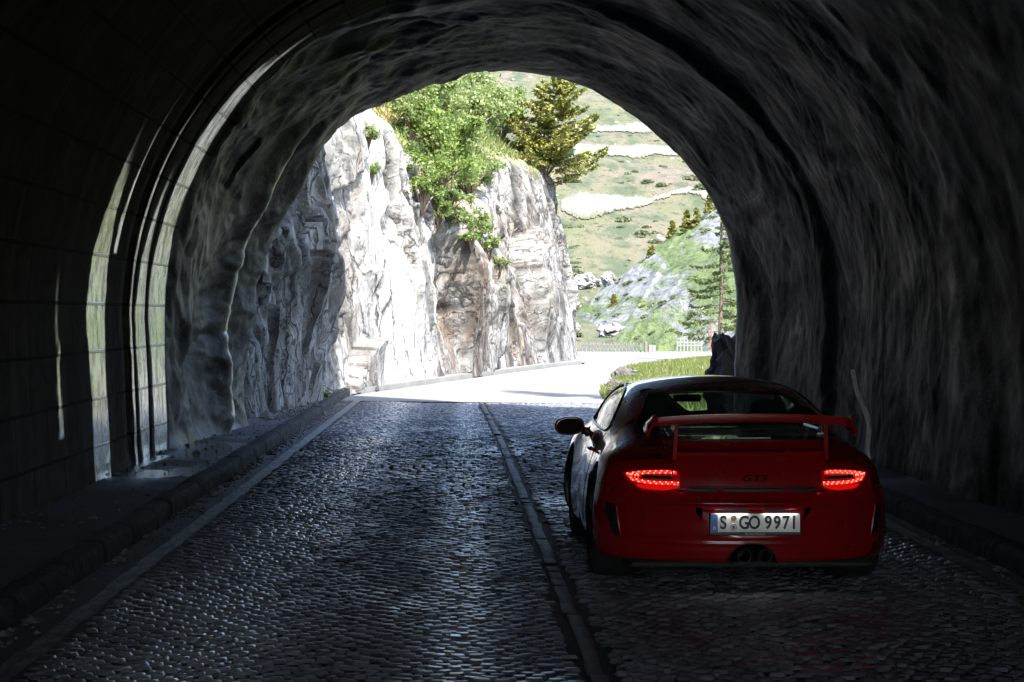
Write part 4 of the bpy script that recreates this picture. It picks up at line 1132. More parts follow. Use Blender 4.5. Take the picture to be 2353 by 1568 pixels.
def smax(a, b, k):
    h = np.clip(k - np.abs(a - b), 0, None) / k
    return np.maximum(a, b) + h * h * k * .25
def smin(a, b, k): return -smax(-a, -b, k)
def poly_sd(px, py, poly):
    """signed distance (negative inside) to a closed polygon"""
    poly = np.asarray(poly, float); d = np.full(np.broadcast(px, py).shape, 1e9); ins = np.zeros(d.shape, bool)
    n = len(poly)
    for i in range(n):
        ax, ay = poly[i]; bx, by = poly[(i + 1) % n]
        ex, ey = bx - ax, by - ay
        wx, wy = px - ax, py - ay
        t = np.clip((wx * ex + wy * ey) / (ex * ex + ey * ey), 0, 1)
        d = np.minimum(d, (wx - t * ex) ** 2 + (wy - t * ey) ** 2)
        c = ((ay <= py) != (by <= py)) & (wx < ex * wy / (ey if ey != 0 else 1e-12))
        ins ^= c
    d = np.sqrt(d); return np.where(ins, -d, d)
def smooth_poly(P, k=8):
    P = np.asarray(P, float); n = len(P); out = []
    for i in range(n):
        p0, p1, p2, p3 = P[i - 1], P[i], P[(i + 1) % n], P[(i + 2) % n]
        for t in np.linspace(0, 1, k, endpoint=False):
            out.append(.5 * (2 * p1 + (p2 - p0) * t + (2 * p0 - 5 * p1 + 4 * p2 - p3) * t * t + (3 * p1 - p0 - 3 * p2 + p3) * t ** 3))
    return np.array(out)

CL_LEN = 4.44; AX_R, AX_F = .985, 3.34
def halfw(y): return cr([0, .25, .6, .985, 1.4, 1.9, 2.5, 3.0, 3.34, 3.8, 4.2, 4.44], [.87, .885, .898, .903, .888, .885, .875, .885, .90, .885, .82, .72], y)
def inset(z): return cr([.10, .18, .26, .36, .50, .60, .70, .78, .86, .95], [.05, .03, .010, 0, .012, .032, .062, .10, .16, .26], z)
def z_mid(y): return cr([0, .10, .25, .5, .8, 1.2, 2.0, 3.0, 3.5, 3.9, 4.2, 4.44], [.60, .70, .775, .83, .86, .86, .85, .84, .765, .68, .58, .47], y)
def z_fen(y): return cr([0, .10, .25, .5, .8, 1.1, 1.6, 2.2, 2.8, 3.2, 3.5, 3.9, 4.2, 4.44], [.62, .70, .755, .805, .852, .872, .868, .862, .862, .862, .845, .76, .64, .48], y)
def rear_y(z): return cr([.10, .18, .25, .30, .335, .42, .50, .535, .565, .60, .645, .70, .75, .80, .90], [.13, .075, .048, .042, .030, .020, .004, .000, .018, .052, .066, .084, .12, .20, .42], z)
def front_y(z): return cr([.10, .2, .35, .5, .6, .7, .9], [4.30, 4.38, 4.44, 4.43, 4.36, 4.2, 3.6], z)
def roofz(y): return cr([.3, .62, .80, 1.1, 1.5, 1.9, 2.3, 2.6, 2.9, 3.15, 3.4, 3.62, 3.8], [.70, .86, .925, 1.015, 1.108, 1.178, 1.212, 1.206, 1.168, 1.085, .965, .835, .70], y)
def ghw(y, z):
    b = cr([.70, .84, .95, 1.05, 1.15, 1.22, 1.3], [.765, .735, .695, .650, .590, .540, .47], z)
    return b * cr([.3, .6, 1.0, 1.5, 2.0, 2.6, 3.0, 3.4, 3.8], [.80, .88, .955, .995, 1.0, .995, .975, .95, .93], y)

def f_outer(x, y, z):
    ax = np.abs(x)
    w = halfw(y) - inset(z)
    b = sstep(.15, .72, ax)
    zt = z_mid(y) * (1 - b) + z_fen(y) * b
    f_top = (z - zt) * .9
    f_side = ax - w
    ry = rear_y(z) + .27 * (ax / .73) ** 2.6
    f_rear = (ry - y) * .9
    f_front = (y - front_y(z) + .55 * np.clip(ax - .25, 0, None) ** 2) * .85
    f = smax(f_side, f_rear, .16)
    f = smax(f, f_front, .16)
    f = smax(f, f_top, .13)
    f = smax(f, .165 - z + .03 * sstep(.9, .3, y) * 0, .05)
    # ledge around the plate, bumper crease
    led = np.exp(-((z - .532) / .013) ** 2) * sstep(.80, .62, ax) * .013 * (y < .5)
    f = f - led
    led2 = np.exp(-((z - .292) / .012) ** 2) * sstep(.72, .5, ax) * .008 * (y < .5)
    f = f - led2
    # greenhouse
    g_side = (ax - ghw(y, z)) * .93
    g_top = (z - (roofz(y) - .060 * (ax / .55) ** 2.2)) * .86
    g = smax(g_side, g_top, .10)
    g = np.maximum(np.maximum(g, .50 - y), np.maximum(.62 - z, y - 3.85))
    f = smin(f, g, .07)
    # raised engine lid between the wing legs, with its two steps and the lip that holds the brake light
    lip = cr([.56, .70, .735, .752, .80, .822, .835, .88, .905, .917, .93], [.05, .088, .104, .112, .148, .158, .19, .262, .276, .30, .42], z)
    lid = np.maximum(np.maximum((lip + .05 * (ax / .45) ** 2 - y) * .9, ax - .452 - .03 * (z - .7)), np.maximum((z - (.913 + .03 * sstep(.35, .8, y))) , y - .95))
    lid = np.maximum(lid, .60 - z)
    f = smin(f, lid, .012)
    return f

def f_cut(x, y, z):
    """openings: wheel wells, plate recess, exhaust cut-out"""
    ax = np.abs(x)
    f = np.minimum(np.hypot(y - AX_R, z - .335) - .372, np.hypot(y - AX_F, z - .325) - .362)
    f = np.maximum(f, .56 - ax)
    rec = np.maximum(np.maximum(np.abs(x) - .345 + .12 * np.abs(z - .33), np.abs(z - .4125) - .078), y - .038)
    f = np.minimum(f, rec)
    ex = np.maximum(np.hypot(x * .88, (z - .165) * 1.0) - .125, y - .34)
    f = np.minimum(f, ex)
    return f

# windows in side view (y,z), rear and front windows by x half-width along the glass
SIDE_WIN = smooth_poly([(1.56, .93), (1.66, .875), (1.95, .862), (2.5, .862), (3.02, .868), (3.20, .885), (3.08, .975), (2.88, 1.085), (2.66, 1.137), (2.35, 1.143), (2.0, 1.105), (1.70, 1.02)], 6)
REAR_WIN = smooth_poly([(-.535, 1.00), (-.585, .93), (-.45, .89), (0, .885), (.45, .89), (.585, .93), (.535, 1.00), (.47, 1.085), (.40, 1.116), (0, 1.128), (-.40, 1.116), (-.47, 1.085)], 5)
FRONT_WIN = smooth_poly([(-.655, .875), (-.35, .845), (0, .838), (.35, .845), (.655, .875), (.60, 1.00), (.505, 1.115), (.30, 1.158), (0, 1.168), (-.30, 1.158), (-.505, 1.115), (-.60, 1.00)], 5)

def cabin(x, y, z):
    """hollow inside"""
    ax = np.abs(x)
    g = smax(ax - (ghw(y, z) - .045), z - (roofz(y) - .045 - .06 * (ax / .55) ** 2.2), .08)
    g = np.maximum(g, np.maximum(.78 - z, np.maximum(.86 - y, y - 3.5)))
    low = np.maximum(np.maximum(ax - .66, np.abs(z - .55) - .32), np.maximum(1.25 - y, y - 3.2))
    return np.minimum(g, low)

def window_masks(x, y, z):
    ax = np.abs(x)
    side = np.maximum(poly_sd(y, z, SIDE_WIN), .40 - ax)
    rear = np.maximum(poly_sd(x, z, REAR_WIN), y - 1.85)
    front = np.maximum(poly_sd(x, z, FRONT_WIN), 2.70 - y)
    return side, rear, front

def surface_nets(f, xs, ys, zs):
    s = f < 0
    nx_, ny_, nz_ = f.shape
    c = [(i, j, k) for i in (0, 1) for j in (0, 1) for k in (0, 1)]
    sub = lambda A, o: A[o[0]:nx_ - 1 + o[0], o[1]:ny_ - 1 + o[1], o[2]:nz_ - 1 + o[2]]
    cnt = sum(sub(s, o).astype(np.int8) for o in c)
    act = (cnt > 0) & (cnt < 8)
    I, J, K = np.nonzero(act)
    idx = -np.ones(act.shape, np.int64); idx[I, J, K] = np.arange(len(I))
    val = {o: f[I + o[0], J + o[1], K + o[2]] for o in c}
    acc = np.zeros((len(I), 3)); n = np.zeros(len(I))
    for o in c:
        for d in range(3):
            if o[d] == 0:
                o2 = list(o); o2[d] = 1; o2 = tuple(o2)
                a, b = val[o], val[o2]; cross = (a < 0) != (b < 0)
                t = np.where(cross, a / np.where(cross, a - b, 1), 0)
                p = np.array(o, float)[None] + np.zeros((len(I), 3)); p[:, d] = t
                acc += p * cross[:, None]; n += cross
    P = acc / n[:, None] + np.stack([I, J, K], -1)
    h = np.array([xs[1] - xs[0], ys[1] - ys[0], zs[1] - zs[0]])
    V = np.array([xs[0], ys[0], zs[0]]) + P * h
    Fs = []
    for d in range(3):
        sl0 = [slice(1, -1)] * 3; sl0[d] = slice(0, -1)
        sl1 = [slice(1, -1)] * 3; sl1[d] = slice(1, None)
        a, b = s[tuple(sl0)], s[tuple(sl1)]
        i, j, k = np.nonzero(a != b)
        off = [1, 1, 1]; off[d] = 0
        i, j, k = i + off[0], j + off[1], k + off[2]
        e1, e2 = [e for e in range(3) if e != d]
        def cell(o1, o2):
            q = [i, j, k]; q[e1] = q[e1] - o1; q[e2] = q[e2] - o2
            return idx[q[0], q[1], q[2]]
        Q = np.stack([cell(1, 1), cell(0, 1), cell(0, 0), cell(1, 0)], -1)
        fl = s[i, j, k] if d != 1 else ~s[i, j, k]
        Q[fl] = Q[fl][:, ::-1]
        Fs.append(Q)
    F = np.concatenate(Fs)
    return V, F[(F >= 0).all(1)]

HC = .0115
xs = np.arange(-.98, .981, HC); ys = np.arange(-.06, 4.52, HC); zs = np.arange(.12, 1.26, HC)
X3, Y3, Z3 = np.meshgrid(xs, ys, zs, indexing='ij', sparse=True)
FO = f_outer(X3, Y3, Z3)
Yf, Zf = Y3[0, :, 0][:, None], Z3[0, 0, :][None, :]
sdS = poly_sd(Yf, Zf, SIDE_WIN)[None]; sdR = poly_sd(xs[:, None], zs[None, :], REAR_WIN)[:, None, :]; sdF = poly_sd(xs[:, None], zs[None, :], FRONT_WIN)[:, None, :]
axX = np.abs(X3)
win = np.minimum(np.minimum(np.maximum(sdS, .40 - axX), np.maximum(sdR, Y3 - 1.85)), np.maximum(sdF, 2.70 - Y3))
FB = np.maximum(FO, -np.minimum(f_cut(X3, Y3, Z3), np.minimum(cabin(X3, Y3, Z3), win)))
def grad(fn, V, e=.004):
    g = np.stack([fn(V[:, 0] + e, V[:, 1], V[:, 2]) - fn(V[:, 0] - e, V[:, 1], V[:, 2]), fn(V[:, 0], V[:, 1] + e, V[:, 2]) - fn(V[:, 0], V[:, 1] - e, V[:, 2]),
                  fn(V[:, 0], V[:, 1], V[:, 2] + e) - fn(V[:, 0], V[:, 1], V[:, 2] - e)], -1) / (2 * e)
    return g
VB, FBf = surface_nets(FB, xs, ys, zs)
VG, FGf = surface_nets(FO, xs, ys, zs)
fo = lambda x, y, z: f_outer(x, y, z)
def settle(V, sel, it=3):
    for _ in range(it):
        v = V[sel]; g = grad(fo, v); fv = f_outer(v[:, 0], v[:, 1], v[:, 2])
        V[sel] = v - np.clip(fv / np.maximum((g * g).sum(1), .3), -.006, .006)[:, None] * g
    return V
VG = settle(VG, np.ones(len(VG), bool))
on = np.abs(f_outer(VB[:, 0], VB[:, 1], VB[:, 2])) < .0075
cutd = np.minimum(f_cut(VB[:, 0], VB[:, 1], VB[:, 2]), np.minimum(*[np.minimum.reduce(window_masks(VB[:, 0], VB[:, 1], VB[:, 2]))] * 2))
on &= cutd > .004
VB = settle(VB, on)
def vertex_normals(V, F):
    a, b, c, d = (V[F[:, i]] for i in range(4)); n = np.cross(c - a, d - b); N = np.zeros_like(V)
    for i in range(4): np.add.at(N, F[:, i], n)
    return N / np.maximum(np.linalg.norm(N, axis=1), 1e-9)[:, None]
NB = vertex_normals(VB, FBf)
gN = grad(fo, VB[on]); NB[on] = gN / np.linalg.norm(gN, axis=1)[:, None]
if (vertex_normals(VG, FGf) * grad(fo, VG)).sum() < 0: FGf = FGf[:, ::-1]; FBf = FBf[:, ::-1]; NB[~on] *= -1
NG = grad(fo, VG); NG /= np.linalg.norm(NG, axis=1)[:, None]

def part_faces(V, F, N, sel, name, mat, parent, off=0.0):
    f = F[sel]; u_, inv = np.unique(f, return_inverse=True)
    return mesh_np(name, V[u_] + N[u_] * off, inv.reshape(-1, 4).astype(np.int32), mat, parent, True, None, N[u_])

# ---------------------------------------------------------------- materials
def mat_paint():
    t = NT("red_paint"); v = t.obj(); n = t.noise(v, 250, 2)
    dirt = t.maprange(t.noise(v, 3, 6, .7), .45, .75)
    sz = t.n('ShaderNodeSeparateXYZ', None, i0=v).outputs[2]
    t.bsdf(Base_Color=t.mix(t.maprange(n, .3, .7), (.24, .0035, .005), (.275, .005, .006)), Roughness=t.maprange(dirt, 0, 1, .22, .36), Coat_Weight=1.0, Coat_Roughness=.04, Specular_IOR_Level=.4)
    return t.m
M_PAINT = mat_paint()
M_BLACK = simple("black_plastic", (.012, .012, .013), .45, bumpscale=80)
M_RUB = simple("tyre_rubber", (.016, .016, .016), .75, bumpscale=60)
M_RIM = simple("dark_rim", (.10, .10, .105), .3, .9)
M_TRIM = simple("window_trim", (.10, .10, .10), .2, .7)
M_BADGE = simple('badge_black', (.008, .006, .006), .8, Specular_IOR_Level=.1)
M_GAP = simple("shut_gap", (.004, .003, .003), .8)
M_MESH = NT("vent_mesh")
def _vm(t):
    v = t.obj(); vo = t.n('ShaderNodeTexVoronoi', {'feature': 'DISTANCE_TO_EDGE'}, Vector=t.mapv(v, (1, .2, 1)), Scale=130.0)
    t.bsdf(Base_Color=t.mix(t.maprange(vo.outputs[0], .05, .2), (.022, .022, .023), (.003, .003, .003)), Roughness=.5); return t.m
M_MESH = _vm(M_MESH)
M_EXH = simple("exhaust_steel", (.045, .044, .043), .5, .8, 40)
M_SEAT = simple("seat_cloth", (.014, .014, .016), .85, bumpscale=90)
M_CABIN = simple("cabin_trim", (.012, .012, .013), .8, bumpscale=60)
def mat_glass(name, tint, tr=.85):
    t = NT(name)
    fa = t.n('ShaderNodeLayerWeight', None, Blend=.5).outputs['Facing']
    fr = t.math('ADD', .04, t.math('MULTIPLY', t.math('POWER', fa, 5.0), .96))
    g = t.n('ShaderNodeBsdfGlossy', None, Color=(1, 1, 1), Roughness=.015)
    p = t.n('ShaderNodeBsdfTransparent', None, Color=tint)
    mx = t.n('ShaderNodeMixShader', None, i0=fr, i1=p, i2=g)
    t.t.links.new(mx.outputs[0], t.out.inputs[0]); return t.m
M_GLASS = mat_glass("car_glass", (.62, .72, .66))
M_LENS = NT("lamp_lens")
def _ln(t):
    t.bsdf(Base_Color=(.16, .003, .004), Roughness=.15, Coat_Weight=1.0, Coat_Roughness=.03, Emission_Color=(1, .01, .008), Emission_Strength=.02); return t.m
M_LENS = _ln(M_LENS)
M_CLEAR = simple("clear_lamp_insert", (.045, .042, .036), .12, .3, 160, .7)
M_LED = emit("led_red", (1, .018, .013), .42); M_LEDH = emit("led_hot", (1, .16, .10), .8); M_REFL = emit("red_reflector", (1, .006, .005), .09)
M_PLATE = simple("plate_white", (.78, .78, .74), .45, bumpscale=14, var=.06); M_PBLUE = simple("plate_blue", (.035, .13, .42), .4); M_INK = simple("plate_black", (.012, .012, .012), .5)
M_SILV = simple("seal_silver", (.45, .46, .46), .4, .3, 120, .3); M_BROWN = simple("seal_brown", (.20, .13, .05), .5)

M_PLAMP = emit('plate_lamp_glow', (1, .97, .92), 3.4)
# ---------------------------------------------------------------- body and its panels
car = empty("sports_car", (CARX, CARY, 0), "red sports coupe with a rear wing and glowing tail lights driving towards the tunnel mouth", "car")
fc = VB[FBf].mean(1); fx, fy, fz = fc.T; ax_ = np.abs(fx)
onf = on[FBf].all(1)
DOOR = [(1.62, .34), (1.66, .80), (1.60, .87), (3.06, .87), (3.02, .70), (2.98, .34)]
door = onf & (poly_sd(fy, fz, DOOR) < 0) & (ax_ > .45)
lidm = onf & (ax_ < .455) & (fz > .612) & (fy < .80) & (fz > .60)
bump_ = onf & (fz < .59) & (fy < .62) & ~lidm
hood = onf & (fy > 3.55) & (ax_ < .52) & (fz > .50)
fbump = onf & (fy > 3.98) & ~hood
inner = ~onf & (cabin(fx, fy, fz) < .02)
well = ~onf & ~inner & (f_cut(fx, fy, fz) < .02) & (fz < .80)
rest = ~(door | lidm | bump_ | hood | fbump | inner | well)
part_faces(VB, FBf, NB, rest, "body", M_PAINT, car)
for sg in (-1, 1):
    d_ = part_faces(VB, FBf, NB, door & (fx * sg > 0), "door", M_PAINT, car)
    # handle
    hb = MB()
    yh = 1.86; zh = .74
    xh = halfw(yh) - inset(zh)
    hb.tube([(sg * (xh + .004), yh - .10, zh), (sg * (xh + .024), yh - .07, zh + .003), (sg * (xh + .024), yh + .06, zh + .003), (sg * (xh + .004), yh + .09, zh)], .012, 8)
    hb.build("handle", M_PAINT, d_, True)
part_faces(VB, FBf, NB, lidm, "engine_lid", M_PAINT, car)
part_faces(VB, FBf, NB, bump_, "rear_bumper", M_PAINT, car)
part_faces(VB, FBf, NB, hood, "front_lid", M_PAINT, car)
part_faces(VB, FBf, NB, fbump, "front_bumper", M_PAINT, car)
part_faces(VB, FBf, NB, inner, "cabin_lining", M_CABIN, car)
for sg in (-1, 1):
    for ay_ in (AX_R, AX_F): part_faces(VB, FBf, NB, well & (fx * sg > .3) & (np.abs(fy - ay_) < .6) & (fz > .1), "wheel_arch", M_BLACK, car)
part_faces(VB, FBf, NB, well & (np.abs(fx) <= .3) & (fz > .30), "plate_recess", M_PAINT, car)
part_faces(VB, FBf, NB, well & ~((np.abs(fx) > .3) & (np.minimum(np.abs(fy - AX_R), np.abs(fy - AX_F)) < .6)) & ~((np.abs(fx) <= .3) & (fz > .30)) & (np.abs(fx) < .3), "exhaust_recess", M_BLACK, car)
# glass
gc = VG[FGf].mean(1); sS, sR, sF = window_masks(gc[:, 0], gc[:, 1], gc[:, 2])
for sg in (-1, 1): part_faces(VG, FGf, NG, (sS < .012) & (gc[:, 0] * sg > 0), "side_window", M_GLASS, car, -.007)
part_faces(VG, FGf, NG, sR < .012, "rear_window", M_GLASS, car, -.006)
part_faces(VG, FGf, NG, sF < .012, "windscreen", M_GLASS, car, -.006)

def surf_y(x, z, y0=-.2, y1=2.4):
    """first hit of the outer skin going forward at x,z"""
    x, z = np.broadcast_arrays(np.asarray(x, float), np.asarray(z, float))
    y = np.full(x.shape, y0)
    for _ in range(90):
        f = f_outer(x, y, z); y = np.minimum(y + np.clip(f * .7, -.02, .08), y1)
    return y
def surf_x(y, z, sg):
    y, z = np.broadcast_arrays(np.asarray(y, float), np.asarray(z, float))
    x = np.full(y.shape, 1.3)
    for _ in range(90): x = np.maximum(x - np.clip(f_outer(x, y, z) * .7, -.02, .08), 0)
    return sg * x
def tube_on_rear(P, r, name, mat, parent, off=0.0):
    P = np.array(P, float); y = surf_y(P[:, 0], P[:, 1]) - off
    return MB().tube([(a, b, c) for (a, c), b in zip(P, y)], r, 6).build(name, mat, parent, True)
def densify(P, step=.02):
    P = np.array(P, float); out = [P[0]]
    for a, b in zip(P[:-1], P[1:]):
        n = max(1, int(np.linalg.norm(b - a) / step)); out += [a + (b - a) * (i + 1) / n for i in range(n)]
    return np.array(out)
def patch_rear(poly, name, mat, parent, off=.003, step=.009, depth=None):
    """a thin skin that follows the rear of the car inside an x,z outline, with a rim reaching back to the body"""
    poly = np.array(poly); x0, z0 = poly.min(0); x1, z1 = poly.max(0)
    gx_ = np.arange(x0 - step, x1 + 2 * step, step); gz_ = np.arange(z0 - step, z1 + 2 * step, step)
    XX, ZZ = np.meshgrid(gx_, gz_, indexing='ij')
    # pull grid points near the outline onto it
    D = poly_sd(XX, ZZ, poly); e = 1e-4
    gX = (poly_sd(XX + e, ZZ, poly) - D) / e; gZ = (poly_sd(XX, ZZ + e, poly) - D) / e
    nearb = (D > -step * .75) & (D < step * 1.2)
    XX = np.where(nearb, XX - gX * D, XX); ZZ = np.where(nearb, ZZ - gZ * D, ZZ)
    ok = (D < step * .95)
    YY = surf_y(XX, ZZ) - off - .006 * sstep(0, -.012, D) * (off > .004)
    F = grid_faces(len(gx_), len(gz_)); F = F[ok.ravel()[F].all(1)]
    V = np.stack([XX, YY, ZZ], -1).reshape(-1, 3)
    # rim
    u_, inv = np.unique(F, return_inverse=True); V = V[u_]; F = inv.reshape(-1, 4)
    ed = {}
    for q in F:
        for i in range(4):
            k = (int(q[i]), int(q[(i + 1) % 4])); ed[k] = 1
    bnd = [k for k in ed if (k[1], k[0]) not in ed]
    nb_ = len(V); Vb_ = V + np.array([0, off + .012, 0])
    F2 = np.array([[b, a, a + nb_, b + nb_] for a, b in bnd])
    V = np.concatenate([V, Vb_]); F = np.concatenate([F, F2])
    return mesh_np(name, V, F[:, ::-1].astype(np.int32), mat, parent, True)
def rrect(cx_, cz_, w_, h_, r_, n=5):
    out = []
    for (sx_, sz_, a0) in ((1, 1, 0), (-1, 1, 90), (-1, -1, 180), (1, -1, 270)):
        for k in range(n):
            a = R(a0 + 90 * k / (n - 1)); out.append((cx_ + sx_ * (w_ / 2 - r_) + r_ * math.cos(a), cz_ + sz_ * (h_ / 2 - r_) + r_ * math.sin(a)))
    return out
def mirror(P, sg): return [(sg * a, b) for a, b in (P if sg > 0 else P[::-1])]

# ---------------------------------------------------------------- tail lights
LAMP = smooth_poly([(.432, .716), (.56, .714), (.66, .706), (.722, .694), (.728, .682), (.712, .655), (.685, .628), (.63, .604), (.53, .594), (.46, .604), (.418, .628), (.418, .665)], 4)
LEDTOP = [(.44, .704), (.52, .704), (.60, .699), (.66, .692), (.708, .682)]
LEDBOT = [(.428, .642), (.50, .640), (.58, .641), (.64, .646), (.69, .658)]
for sg in (-1, 1):
    lamp = patch_rear(mirror(LAMP.tolist(), sg), "tail_light", M_LENS, car, .008)
    patch_rear(mirror(rrect(.535, .672, .20, .026, .012), sg), "clear_insert", M_CLEAR, lamp, .0175)
    patch_rear(mirror(smooth_poly([(.425, .628), (.53, .628), (.655, .628), (.64, .606), (.53, .598), (.46, .607)], 3).tolist(), sg), "reflector", M_REFL, lamp, .0172)
    leds = []
    def row(P, n, dz):
        Q = densify(P, .002); L = np.r_[0, np.cumsum(np.linalg.norm(np.diff(Q, axis=0), axis=1))]
        t = np.linspace(0, L[-1], n); return [(np.interp(a, L, Q[:, 0]), np.interp(a, L, Q[:, 1]) + dz) for a in t]
    leds += row(LEDTOP, 26, .004) + row(LEDTOP, 26, -.006) + row(LEDBOT, 25, .005) + row(LEDBOT, 25, -.005)
    leds += row([(.662, .690), (.668, .655)], 4, 0) + row([(.680, .684), (.684, .664)], 3, 0) + row([(.697, .681), (.700, .668)], 2, 0) + row([(.648, .690), (.648, .656)], 4, 0)
    ba, bh = MB(), MB()
    P_ = np.array(leds); yl_ = surf_y(sg * P_[:, 0], P_[:, 1]) - .0185
    for i, ((lx_, lz_), ly_) in enumerate(zip(leds, yl_)):
        (bh if i % 3 == 1 else ba).lathe([(.004, .0045), (0, .0042), (-.003, .0026), (-.004, .0002)], (sg * lx_, ly_, lz_), 'y', 7)
    ba.build("led_ring", M_LED, lamp, True)["kind"] = "stuff"; bh.build("led_ring", M_LEDH, lamp, True)["kind"] = "stuff"

# ---------------------------------------------------------------- vents, gaps, plate, badge
for cx_, w_ in ((-.287, .165), (.012, .375), (.302, .165)):
    patch_rear(rrect(cx_, .607, w_, .022, .008), "vent_slot", M_MESH, car, .0035, .006)
for sg in (-1, 1):
    patch_rear(mirror([(.775, .50), (.835, .505), (.828, .42), (.795, .33), (.745, .30), (.757, .37)], sg), "bumper_vent", M_MESH, car, .0035, .008)
    tube_on_rear(densify(mirror([(.775, .50), (.757, .37), (.745, .30)], 1)) * np.array([sg, 1]), .0055, "vent_edge", M_PAINT, car, .002)
gapP = densify([(-.452, .90), (-.452, .76), (-.448, .632), (-.40, .625), (0, .626), (.40, .625), (.448, .632), (.452, .76), (.452, .90)], .012)
tube_on_rear(gapP, .0028, "shut_line", M_GAP, car, -.001)
for sg in (-1, 1):
    tube_on_rear(densify([(sg * .45, .592), (sg * .62, .585), (sg * .80, .60), (sg * .88, .61)]), .0025, "shut_line", M_GAP, car, -.0008)
    D_ = densify([(1.62, .30), (1.66, .60), (1.66, .80), (1.60, .855)], .02); xd = surf_x(D_[:, 0], D_[:, 1], sg)
    MB().tube([(a, b, c) for a, (b, c) in zip(xd, D_)], .0028, 5).build("shut_line", M_GAP, car, True)
    # trim round the side window, along the roof
    W_ = np.vstack([SIDE_WIN, SIDE_WIN[:1]]); xw = surf_x(W_[:, 0], W_[:, 1], sg)
    MB().tube([(a + sg * .002, b, c) for a, (b, c) in zip(xw, W_)], .0085, 6).build("window_trim", M_TRIM, car, True)
W_ = np.vstack([REAR_WIN, REAR_WIN[:1]]); yw = surf_y(W_[:, 0], W_[:, 1], .4)
MB().tube([(a, b - .001, c) for (a, c), b in zip(W_, yw)], .008, 6).build("window_seal", M_BLACK, car, True)
# skin of the recess back wall carries the plate
PZ, PX = .4165, .012; PY = .012
hold = MB().box((PX, PY + .008, PZ - .006), (.537, .014, .132), 0, 1, .005).build("plate_holder", M_BLACK, car)
plate = MB().box((PX, PY, PZ + .002), (.522, .006, .108), 0, 1, .0025).build("number_plate", M_PLATE, car)
MB().box((PX - .2395, PY - .0036, PZ + .002), (.040, .002, .104)).build("country_band", M_PBLUE, plate)
def text(body, size, x, z, y, mat, name, parent, sx=1.0, ext=.0008, shear=0.0, bold=0.0, align='CENTER'):
    cu = bpy.data.curves.new(name, 'FONT'); cu.body = body; cu.size = size; cu.extrude = ext; cu.align_x = align; cu.align_y = 'CENTER'; cu.shear = shear; cu.offset = bold
    tmp = bpy.data.objects.new(name + "_outline", cu); COL.objects.link(tmp)
    dg = bpy.context.evaluated_depsgraph_get(); me = bpy.data.meshes.new_from_object(tmp.evaluated_get(dg))
    bpy.data.objects.remove(tmp); bpy.data.curves.remove(cu)
    me.name = name; me.materials.clear(); me.materials.append(mat)
    for v_ in me.vertices:
        a, b, c = v_.co; v_.co = (a * sx + x, y - c, b + z)
    o_ = bpy.data.objects.new(name, me); return link(o_, parent)
TY = PY - .0040
for ch, px_ in (("S", -.188), ("G", -.066), ("O", -.006), ("9", .075), ("9", .127), ("7", .178), ("1", .224)):
    text(ch, .107, PX + px_, PZ + .001, TY, M_INK, "plate_character", plate, .80, .0008, 0, .0026)
text("D", .026, PX - .2395, PZ - .030, TY - .001, M_PLATE, "country_letter", plate, .9, .0005, 0, .0006)
MB().lathe([(0, .0165), (-.0012, .0160), (-.0012, .0005)], (PX - .127, TY, PZ + .030), 'y', 24).build("inspection_seal", M_BROWN, plate)
sl_ = MB().lathe([(0, .0215), (-.0012, .0205), (-.0012, .0005)], (PX - .127, TY, PZ - .022), 'y', 28).build("state_seal", M_SILV, plate)
k_ = MB(); k_.box((PX - .127, TY - .002, PZ - .023), (.013, .0012, .017), 0, 1, 0)
for q in range(9):
    a = 2 * math.pi * q / 9; k_.box((PX - .127 + .0165 * math.cos(a), TY - .002, PZ - .022 + .0165 * math.sin(a)), (.005, .0012, .004))
k_.build("seal_print", M_INK, sl_)
text("Porsche Museum", .0165, PX, PZ - .0625, PY + .0005, M_PLATE, "holder_lettering", hold, 1.0, .0004)
yb = float(surf_y(0.0, .675))
text("GT3", .052, .012, .672, yb - .004, M_BADGE, "badge", car, 1.55, .002, .25, .001)
# third brake light strip on the lid lip
br_ = MB(); bl_ = MB()
for i in range(24):
    xx = -.125 + .25 * i / 23 ; yy_ = float(surf_y(xx + .0, .898)) - .003
    bl_.box((xx + .01, yy_ - .003, .898), (.0075, .004, .008))
xs_ = np.linspace(-.13, .15, 20); ys_ = surf_y(xs_, .898 + 0 * xs_)
bl = MB().tube([(a, b - .001, .898) for a, b in zip(xs_, ys_)], .0065, 6).build("brake_light", M_BLACK, car, True)
bl_.build("led_strip", simple("led_unlit", (.62, .55, .50), .3), bl)
# number-plate lamps under a small hood above the plate, shining down on it
for px_ in (-.13, .155):
    hd = MB().add([(px_ - .095, -.010, .494), (px_ + .095, -.010, .494), (px_ + .095, -.010, .4815), (px_ - .095, -.010, .4815), (px_ - .095, -.0085, .4815), (px_ + .095, -.0085, .4815), (px_ + .095, .012, .496), (px_ - .095, .012, .496)],
                  [(0, 3, 2, 1), (3, 4, 5, 2), (0, 1, 6, 7), (0, 7, 4, 3), (1, 2, 5, 6)]).build("plate_lamp", M_BLACK, car)
    MB().add([(px_ - .09, -.007, .4865), (px_ + .09, -.007, .4865), (px_ + .09, .007, .4885), (px_ - .09, .007, .4885)], [(0, 3, 2, 1)]).build("lamp_glass", M_PLAMP, hd)
